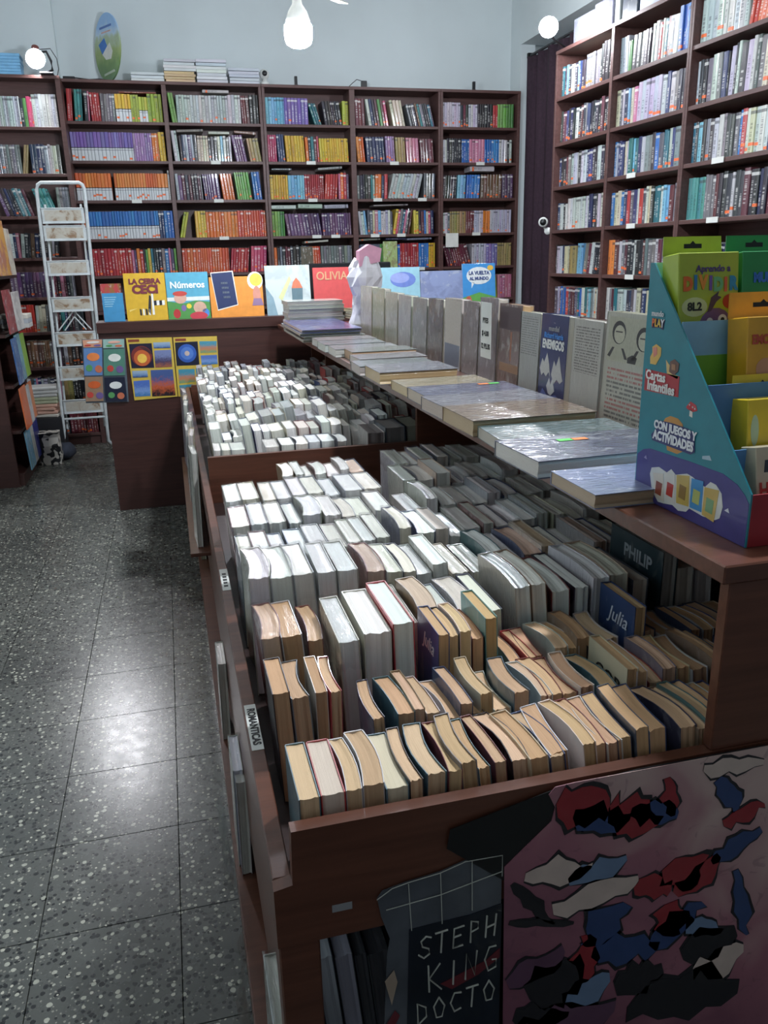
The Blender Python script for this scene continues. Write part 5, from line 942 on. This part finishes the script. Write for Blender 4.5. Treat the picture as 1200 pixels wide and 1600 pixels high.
c2 = chart('yellow-bordered earth-science chart with a blue globe, half behind the far bin', [(0.013, 0.9927), (0.2573, 0.9886), (0.2516, 0.7271), (0.1988, 0.6442), (0.0096, 0.6562)], [([(0.0203, 0.9636), (0.1467, 0.9646), (0.1451, 0.831), (0.0177, 0.8322)], flat((18, 22, 44))), ([(0.1556, 0.9642), (0.2536, 0.961), (0.2496, 0.8971), (0.1566, 0.8982)], A5), ([(0.1568, 0.8843), (0.2491, 0.8831), (0.2496, 0.8303), (0.1575, 0.8303)], A4), ([(0.0246, 0.8109), (0.1154, 0.8094), (0.1141, 0.7365), (0.0216, 0.7301)], A5), ([(0.1226, 0.8125), (0.2479, 0.8092), (0.2446, 0.7276), (0.121, 0.7561)], A5), ([(0.0207, 0.721), (0.097, 0.7221), (0.0953, 0.6651), (0.0221, 0.664)], A5)], (206, 176, 74))
disc(c2, .082, .9, .052, (50, 90, 170), 4.8175); disc(c2, .082, .9, .036, (80, 120, 190), 4.8165); disc(c2, .082, .9, .014, (190, 170, 160), 4.8155)
pk = thing('pocket_display', 'clear hanging pocket sheet of small activity books at the counter edge', 'pocket display', (-0.37, 4.815, 0.66))
MB().prism([(-0.478, 1.004), (-0.252, 0.998), (-0.268, 0.643), (-0.5, 0.65)], 1, 4.8195, 4.8215).build('backing_sheet', flat((96, 104, 112), .2, .6), pk)
for i, (q, c, c2_) in enumerate((([(-0.4743, 1.0002), (-0.371, 0.9987), (-0.3759, 0.9587), (-0.473, 0.96)], (206, 150, 120), (226, 222, 216)), ([(-0.4734, 0.9566), (-0.3763, 0.9553), (-0.3916, 0.803), (-0.4882, 0.8051)], (96, 130, 176), (226, 130, 70)), ([(-0.4871, 0.7982), (-0.3926, 0.7941), (-0.4039, 0.6581), (-0.498, 0.6607)], (150, 120, 96), (206, 96, 50)), ([(-0.366, 0.9985), (-0.2537, 0.9954), (-0.2589, 0.9496), (-0.3702, 0.9516)], (150, 180, 170), (226, 170, 150)), ([(-0.3691, 0.9448), (-0.2577, 0.9428), (-0.2699, 0.7961), (-0.3841, 0.7991)], (84, 130, 112), (226, 226, 216)), ([(-0.3834, 0.7888), (-0.2744, 0.7859), (-0.2755, 0.6482), (-0.3933, 0.6525)], (34, 38, 56), (222, 222, 216)))):
    o = MB().prism(q, 1, 4.813, 4.8195).build('activity_book', flat(c, .3, .6), pk); cx = sum(p[0] for p in q) / 4; cz = sum(p[1] for p in q) / 4; hh = (q[0][1] - q[3][1]) / 2
    MB().prism(oval(cx + .004, cz + hh * .35, .034, hh * .3, 14), 1, 4.8118, 4.813).build('printed_bubble', flat(c2_, .3, .5), o); MB().prism(oval(cx + .025, cz - hh * .55, .02, hh * .28, 12), 1, 4.8118, 4.813).build('printed_shape', flat((196, 110, 80) if i % 2 else (110, 90, 140), .3, .5), o); MB().prism(oval(cx - .025, cz - hh * .45, .018, hh * .25, 12), 1, 4.8118, 4.813).build('printed_shape', flat((90, 150, 90) if i % 2 else (190, 70, 60), .3, .5), o)
# monitor on the worktop behind the ledge
mo = thing('monitor', 'black computer monitor on the worktop behind the counter ledge', 'monitor', (1.14, 5.3, .752))
MB().box(.88, 1.42, 5.26, 5.3, 1.0, 1.372, 0, .006).build('screen_housing', M['black'], mo); MB().box(1.11, 1.19, 5.3, 5.33, .77, 1.1, 0, .004).build('neck', M['black'], mo); MB().box(1.0, 1.3, 5.2, 5.42, .753, .77, 0, .004).build('foot', M['black'], mo); MB().box(.89, 1.41, 5.2985, 5.3015, 1.02, 1.36).build('screen', flat((14, 16, 20), .15), mo)

# ------------------------------------------------------------------ stepladder, folded, leaning by the corner bookcase
ld = thing('stepladder', 'white folded metal stepladder with worn treads leaning by the corner bookcase', 'ladder', (-0.7, 6.5, 0))
lm = plain('ladder_paint', (214, 220, 220), .35, .06, 20.0)
def P(u, v): return Vector((-0.858 + 0.046 * v + 0.314 * u + 0.005 * u * v, 6.5 + 0.02 * v, 0.194 + 1.76 * v))
rail = [P(0, 0), P(0, .5), P(0, .975), P(0.03, .992), P(.1, 1.0), P(.5, 1.0), P(.9, 1.0), P(.97, .992), P(1, .975), P(1, .5), P(1, 0)]
MB().tube([Vector((-.91, 6.6, .012))] + [P(-.02, -.03)] + rail + [P(1.0, -.06), Vector((-.5, 6.6, .012))], .0125, 10).build('frame', lm, ld)
MB().tube([P(0, .047), P(1, .047)], .009, 8).build('cross_bar', lm, ld)
MB().tube([P(.06, .0) + Vector((0, .05, 0)), P(.12, .92) + Vector((0, .05, 0))], .009, 8).build('rear_rail', lm, ld); MB().tube([P(.94, .0) + Vector((0, .05, 0)), P(.88, .92) + Vector((0, .05, 0))], .009, 8).build('rear_rail', lm, ld)
for c in (Vector((-.91, 6.6, .012)), Vector((-.5, 6.6, .012))): MB().lathe([(0, -.012), (.016, -.012), (.016, .016), (0, .016)], c, seg=10).build('rubber_foot', M['black'], ld)
worn = NT('worn_tread'); gv = worn.noise(worn.coord('Object'), 14.0, 5.0, .6, .6); worn.set(Base_Color=worn.ramp(gv, [(.35, lin((206, 204, 194))), (.52, lin((196, 188, 172))), (.62, lin((150, 120, 92)))]), Roughness=.5)
for i, v in enumerate((.875, .808, .672, .527, .385, .243, .1)):
    a, b = P(.06, v - .03), P(.95, v + .03); hgt = b.z - a.z; y = P(0, v).y - .012; x0 = P(.05, v).x; x1 = P(.95, v).x; z0 = a.z; z1 = b.z
    tr = MB(); tr.box(x0, x1, y, y + .012, z0, z1, 0, .003); o = tr.build('tread', lm, ld)
    MB().box(x0 + .018, x1 - .018, y - .0012, y + .0, z0 + .018, z1 - .016, 0, .0004).build('tread_pad', worn.m, o)
    for e in ((x0, x1, z1 - .006, z1), (x0, x1, z0, z0 + .006)): MB().box(e[0], e[1], y - .008, y, e[2], e[3], 0, .001).build('tread_lip', lm, o)
for s in (0, 1):
    MB().tube([P(.5 + .02 * (1 if s else -1), .495) + Vector((0, .03, 0)), P(.85 if s else .12, .42) + Vector((0, .03, 0))], .005, 6).build('brace', lm, ld); MB().tube([P(.5, .475) + Vector((0, .03, 0)), P(.74 if s else .26, .42) + Vector((0, .03, 0))], .005, 6).build('brace', lm, ld)

# ------------------------------------------------------------------ magazine shelves on the left
MLX = -1.06
ms = thing('magazine_rack', 'low dark brown magazine rack along the side wall', 'shelf', (-1.3, 6.0, 0))
MB().box(-1.62, MLX, 5.6, 5.625, 0, 1.8, 0, .0015).build('end_panel', M['counter'], ms); MB().box(-1.62, MLX, 6.4, 6.425, 0, 1.8, 0, .0015).build('end_panel', M['counter'], ms)
MB().box(-1.64, -1.62, 5.6, 6.425, 0, 1.8).build('back_panel', M['counter'], ms); MB().box(-1.62, -1.03, 5.625, 6.4, 0, .085, 0, .002).build('plinth', M['counter'], ms)
for z in (.37, .665, .985, 1.34): MB().box(-1.62, -1.01, 5.625, 6.4, z - .02, z, 0, .0015).build('shelf', M['counter'], ms)
def mag(y0, y1, z0, h, c, lab, x=-1.03, lean=-2.5, m='cover', rz=0.0):
    """magazine facing the aisle, leaning back"""
    o = MB().box(0, .008, 0, y1 - y0, 0, h, 0, .001).build('magazine', M[m], label=lab, cat='magazine', group='magazines on the side rack'); o.location = (x, y0, z0 + .001); o.rotation_euler = (0, R(lean), R(rz)); o.color = rgb(c); return o
mag(5.64, 6.02, 1.34, .34, (206, 150, 60), 'golden magazine facing the aisle on the upper rack shelf', -.985); mag(6.03, 6.3, 1.34, .3, (214, 206, 186), 'cream torn-edged magazine behind the golden one', -1.0)
mag(5.64, 5.9, .985, .27, (150, 50, 50), 'red magazine on the rack shelf below the golden one', -.985); mag(5.92, 6.18, .985, .25, (214, 210, 204), 'white magazine with printed photos on the rack', -.98)
zz = .986
for i in range(3): o = MB().box(-1.14, -.95, 6.2, 6.39, zz, zz + .03, 0, .002).build('magazine_bundle', flat(((206, 204, 200), (176, 180, 186), (214, 208, 196))[i]), label='%s flat magazine bundle at the far end of the rack' % ['lowest', 'middle', 'topmost'][i], cat='magazine', group='flat bundles on the rack'); zz += .031
mag(5.64, 5.82, .665, .29, (52, 96, 150), 'blue magazine with a picture on the middle rack shelf', -.975); mag(5.83, 6.0, .665, .3, (120, 170, 180), 'pale blue magazine on the middle rack shelf', -.985); mag(6.01, 6.2, .665, .29, (150, 190, 80), 'lime green magazine on the middle rack shelf', -.99, m='plaincover')
mag(5.64, 5.86, .37, .27, (206, 100, 56), 'orange magazine on the lower rack shelf', -.975, m='plaincover'); mag(5.87, 6.02, .37, .25, (196, 196, 196), 'grey magazine between orange ones on the lower rack', -.98); mag(6.03, 6.2, .37, .25, (214, 120, 76), 'second orange magazine on the lower rack shelf', -.99, m='plaincover')
mag(5.7, 5.9, .085, .26, (110, 160, 190), 'light blue comic on the bottom rack shelf', -.995); mag(5.91, 6.05, .085, .25, (206, 206, 200), 'white comic on the bottom rack shelf', -1.0); mag(6.06, 6.26, .085, .26, (40, 48, 130), 'dark blue comic with a red and white shape on the bottom rack', -1.0, m='plaincover')
st = 0.302
fp = thing('floor_crate', 'dark low crate holding curled papers beside the magazine rack', 'crate', (-.98, 6.58, 0))
MB().box(-1.1, -.86, 6.46, 6.7, .0, .3, 0, .003).build('body', M['dark'], fp)
for i in range(9):
    o = MB().box(-.1, .1, -.1, .1, 0, .024, 0, .006).build('curled_magazine', flat(random.choice(((206, 200, 188), (196, 110, 80), (190, 190, 186), (214, 170, 150), (176, 180, 150)))), label='%s curled magazine up in the pile on the dark crate' % ORD[i + 1], cat='magazine', group='pile of curled magazines'); o.location = (-.975 + random.uniform(-.012, .012), 6.58, .301 + i * .0255); o.rotation_euler = (0, R(random.uniform(-2, 2)) * .3, R(random.uniform(-10, 10)))
bg_ = thing('shopping_bag', 'white bag with black printed pattern standing on the floor by the rack', 'bag', (-.935, 6.27, 0))
def bag_print():
    t = NT('bag_print'); g = t.coord('Object', (26, 26, 18)); v = t.noise(g, 1.0, 1.0, .5, .6); t.set(Base_Color=t.ramp(v, [(.5, lin((196, 190, 180))), (.53, lin((30, 30, 32)))]), Roughness=.5); return t.m
mb = MB(); rgs = []
for i, (z, s) in enumerate(((0.001, .96), (.06, 1.05), (.14, 1.0), (.2, .96), (.235, 1.03))): rgs.append([(-.935 + .07 * s * x, 6.25 + .06 * s * y + (.01 if i % 2 else 0), z) for x, y in ((-1, -1), (0, -1.08), (1, -1), (1.1, 0), (1, 1), (0, 1.05), (-1, 1), (-1.05, 0))])
mb.add([v for r_ in rgs for v in r_], [(i * 8 + k, i * 8 + (k + 1) % 8, (i + 1) * 8 + (k + 1) % 8, (i + 1) * 8 + k) for i in range(4) for k in range(8)] + [tuple(range(8)), tuple(range(32, 40))]); mb.build('bag_body', bag_print(), bg_)
cl = MB(); rgs = []
for i in range(7):
    a = math.pi * i / 6; rgs.append([(-.845 + .07 * math.sin(a) * math.cos(2 * math.pi * k / 10) * (1 + .2 * math.sin(3 * k + i)), 6.35 + .09 * math.sin(a) * math.sin(2 * math.pi * k / 10), .065 - .062 * math.cos(a) + .012 * math.sin(2.2 * k + i) * math.sin(a)) for k in range(10)])
cl.add([v for r_ in rgs for v in r_], [(i * 10 + k, i * 10 + (k + 1) % 10, (i + 1) * 10 + (k + 1) % 10, (i + 1) * 10 + k) for i in range(6) for k in range(10)], 0, True); cl.build('cloth_bundle', plain('dark_cloth', (50, 54, 66), .9, .1, 30.0), label='dark blue crumpled cloth bundle on the floor by the ladder foot', cat='cloth')
# crumpled clear plastic hanging from the island ledge near the aisle
def crumple(name, c, r, lab, seed, n=7):
    rn = random.Random(seed); mb = MB(); vs = []; fs = []
    for j in range(n + 1):
        for i in range(n + 1): vs.append((c[0] + r[0] * (rn.uniform(-.5, .5)), c[1] + r[1] * (i / n - .5) + rn.uniform(-.01, .01), c[2] + r[2] * (j / n - .5) + rn.uniform(-.01, .01)))
    fs = [(j * (n + 1) + i, j * (n + 1) + i + 1, (j + 1) * (n + 1) + i + 1, (j + 1) * (n + 1) + i) for j in range(n) for i in range(n)]; mb.add(vs, fs, 0, True); return mb.build(name, M['film'], label=lab, cat='plastic bag')
crumple('plastic_bag', (0.008, 1.5, .22), (.03, .2, .2), 'crumpled clear plastic bag hanging from the low ledge books', 4); crumple('plastic_bag', (0.012, .95, .24), (.03, .2, .3), 'crumpled clear plastic sheet hanging at the near island leg', 9)

# ------------------------------------------------------------------ on top of the bookcases
TOP = 2.7085
rn = random.Random(5)
def pack(x0, x1, z0, n, dz, cs, lab, grp, y=7.02, d=.2):
    z = z0
    for i in range(n):
        o = MB().box(x0 + rn.uniform(-.006, .006), x1 + rn.uniform(-.006, .006), y + rn.uniform(-.006, .006), y + d, z, z + dz * .93, 0, .002).build('packed_book', M['plaincoverw'], label='%s, %s from the bottom' % (lab, ORD[i + 1]), cat='book', group=grp); o.color = rgb(rn.choice(cs), 5); z += dz
    return z
LG = [(206, 210, 212), (190, 196, 202), (214, 216, 214)]
pack(-.1, .14, TOP, 3, .021, LG, 'pale packed book in the low stack beside the oval sign', 'packed books on the bookcase top')
z = pack(.15, .375, TOP, 4, .019, [(206, 178, 132), (196, 168, 124)], 'tan packed book in the tan and white stack', 'packed books on the bookcase top'); pack(.145, .38, z, 4, .021, LG, 'white packed book above the tan ones', 'packed books on the bookcase top')
pack(.388, .615, TOP, 7, .0235, LG, 'white packed book in the tallest bookcase-top stack', 'packed books on the bookcase top'); pack(.632, .86, TOP, 5, .0225, LG, 'white packed book in the stack beside the webcam', 'packed books on the bookcase top')
wc = thing('webcam', 'small white security camera with a black lens on the bookcase top', 'camera', (.908, 7.05, TOP))
MB().lathe([(0, 0), (.034, 0), (.036, .02), (.02, .03), (.018, .045), (0, .045)], (.908, 7.06, TOP), seg=20).build('base', M['white'], wc); MB().lathe([(0, 0)] + [(.038 * math.sin(R(a)), .038 - .038 * math.cos(R(a))) for a in range(15, 181, 15)], (.908, 7.06, TOP + .04), seg=20).build('head', M['white'], wc)
MB().lathe([(0, .006), (.017, .005), (.02, 0), (.02, -.02)], (.908, 7.022, TOP + .08), (0, -1, 0), 18).build('lens', M['black'], wc); MB().tube([(.93, 7.08, TOP + .01), (1.0, 7.1, TOP + .02), (1.03, 7.12, TOP + .004)], .002, 6).build('cable', M['white'], wc)
for (x, lab) in ((1.153, 'small black box standing on the bookcase top near the webcam'), (2.648, 'small black box standing on the bookcase top near the curtain')):
    th = thing('wall_bracket', lab, 'bracket', (x, 7.05, TOP)); MB().box(x - .011, x + .011, 7.03, 7.055, TOP, TOP + .068, 0, .002).build('body', M['black'], th); MB().box(x - .016, x + .016, 7.025, 7.07, TOP, TOP + .006).build('foot_plate', M['dark'], th)
pl = thing('power_adapter', 'black power adapter with loose cables on the bookcase top', 'adapter', (1.706, 7.05, TOP)); MB().box(1.685, 1.73, 7.03, 7.07, TOP, TOP + .05, 0, .004).build('body', M['black'], pl); MB().tube([(1.69, 7.05, TOP + .05), (1.65, 7.05, TOP + .06), (1.61, 7.06, TOP + .03), (1.58, 7.06, TOP + .003)], .003, 6).build('cable', M['dark'], pl)
cbl = MB().tube([(-.56, 7.04, TOP + .01), (-.5, 7.03, TOP + .012), (-.4, 7.05, TOP + .006), (-.33, 7.04, TOP + .01), (-.25, 7.05, TOP + .004)], .004, 6); cbl.box(-.585, -.5, 7.02, 7.045, TOP, TOP + .02, 0, .003); cbl.build('extension_lead', M['black'], label='black plug and cord lying beside the oval sign', cat='cord')
# oval sign with a painted cottage
ov = thing('oval_sign', 'oval painted sign of a white cottage under blue sky on the bookcase top', 'sign', (-.262, 7.1, 2.715), 0, None, None, (R(-4), 0, R(-50)))
oa = NT('landscape_paint'); g = oa.coord('Generated'); s_ = oa.n('ShaderNodeSeparateXYZ'); oa.l(g, s_.inputs[0]); f_ = oa.math('ADD', s_.outputs[2], oa.math('MULTIPLY', oa.math('SUBTRACT', oa.noise(g, 7.0, 4.0), .5), .35))
oa.set(Base_Color=oa.ramp(f_, [(0.0, lin((90, 120, 84))), (.25, lin((112, 142, 84))), (.45, lin((150, 166, 104))), (.62, lin((170, 186, 160))), (.7, lin((186, 206, 222))), (.85, lin((150, 186, 226)))]), Roughness=.3, Coat_Weight=.4)
MB().prism(oval(0, .233, .15, .233, 36), 1, 0, .012).build('board', oa.m, ov, True)
def osh(pts, c, k=0): MB().prism(pts, 1, -.0015 - .001 * k, -.0002 - .001 * k).build('painted_shape', flat(c), ov, True)
osh([(-.1, .26), (-.03, .3), (.0, .24), (-.06, .19)], (70, 120, 190)); osh([(-.06, .19), (.0, .24), (.03, .26), (.06, .2), (.04, .15), (-.02, .15)], (214, 214, 206)); osh([(-.08, .36), (.06, .37), (.06, .385), (-.08, .375)], (90, 120, 180)); osh([(-.06, .33), (.05, .335), (.05, .345), (-.06, .34)], (206, 170, 160)); osh([(-.05, .04), (.08, .06), (.07, .075), (-.05, .055)], (180, 190, 170))
# blue stack on the corner bookcase
z = 2.699
for i in range(7): o = MB().box(-1.06 + rn.uniform(-.004, .004), -.845 + rn.uniform(-.004, .004), 6.86, 7.02, z, z + .0185, 0, .002).build('packed_book', flat((126, 182, 220)), label='light blue packed book by the clip lamp, %s from the bottom' % ORD[i + 1], cat='book', group='light blue stack by the clip lamp'); z += .0195
# wrapped parcels on the side bookcases
def parcel(x0, x1, h, c, lab, y0=.03, d=.2, m='coverw'):
    o = MB().box(x0, x1, y0, y0 + d, 0, h, 0, .006).build('wrapped_parcel', M[m], label=lab, cat='parcel', group='parcels on the side bookcases'); o.matrix_local = MRK @ Matrix.Translation((0, 0, 2.6905)); o.color = rgb(c); return o
parcel(.17, .42, .15, (120, 122, 136), 'shiny film-wrapped parcel of magazines beside the round bulb'); parcel(.425, .64, .17, (110, 110, 128), 'second shiny film-wrapped parcel on the side bookcase top'); parcel(.66, .72, .16, (140, 146, 144), 'narrow grey box on the side bookcase top', m='plaincover'); parcel(.74, .9, .2, (44, 52, 66), 'dark blue-grey box on the side bookcase top', m='plaincover'); parcel(.92, 1.3, .09, (170, 178, 190), 'low film-wrapped parcel beside the dark box')
# security camera on the side bookcase edge
sc_ = thing('security_camera', 'white round security camera on the edge of the side bookcase', 'camera', (2.68, 5.63, 1.57)); c = Vector((2.65, 5.62, 1.612))
MB().lathe([(0, -.03), (.028, -.028), (.034, -.018), (.034, .02), (.026, .03), (0, .031)], c, (-.45, -.85, .0), 22).build('head', M['white'], sc_); MB().lathe([(0, .004), (.022, .003), (.024, -.004)], c + Vector((-.45, -.85, 0)).normalized() * .031, (-.45, -.85, 0), 20).build('lens', M['black'], sc_)
MB().tube([c + Vector((.01, .01, -.03)), (2.672, 5.625, 1.565)], .008, 8).build('neck', M['white'], sc_); MB().lathe([(0, 0), (.026, 0), (.024, .012), (0, .014)], (2.688, 5.62, 1.552), (-.6, -.8, .1), 18).build('mount', M['white'], sc_)
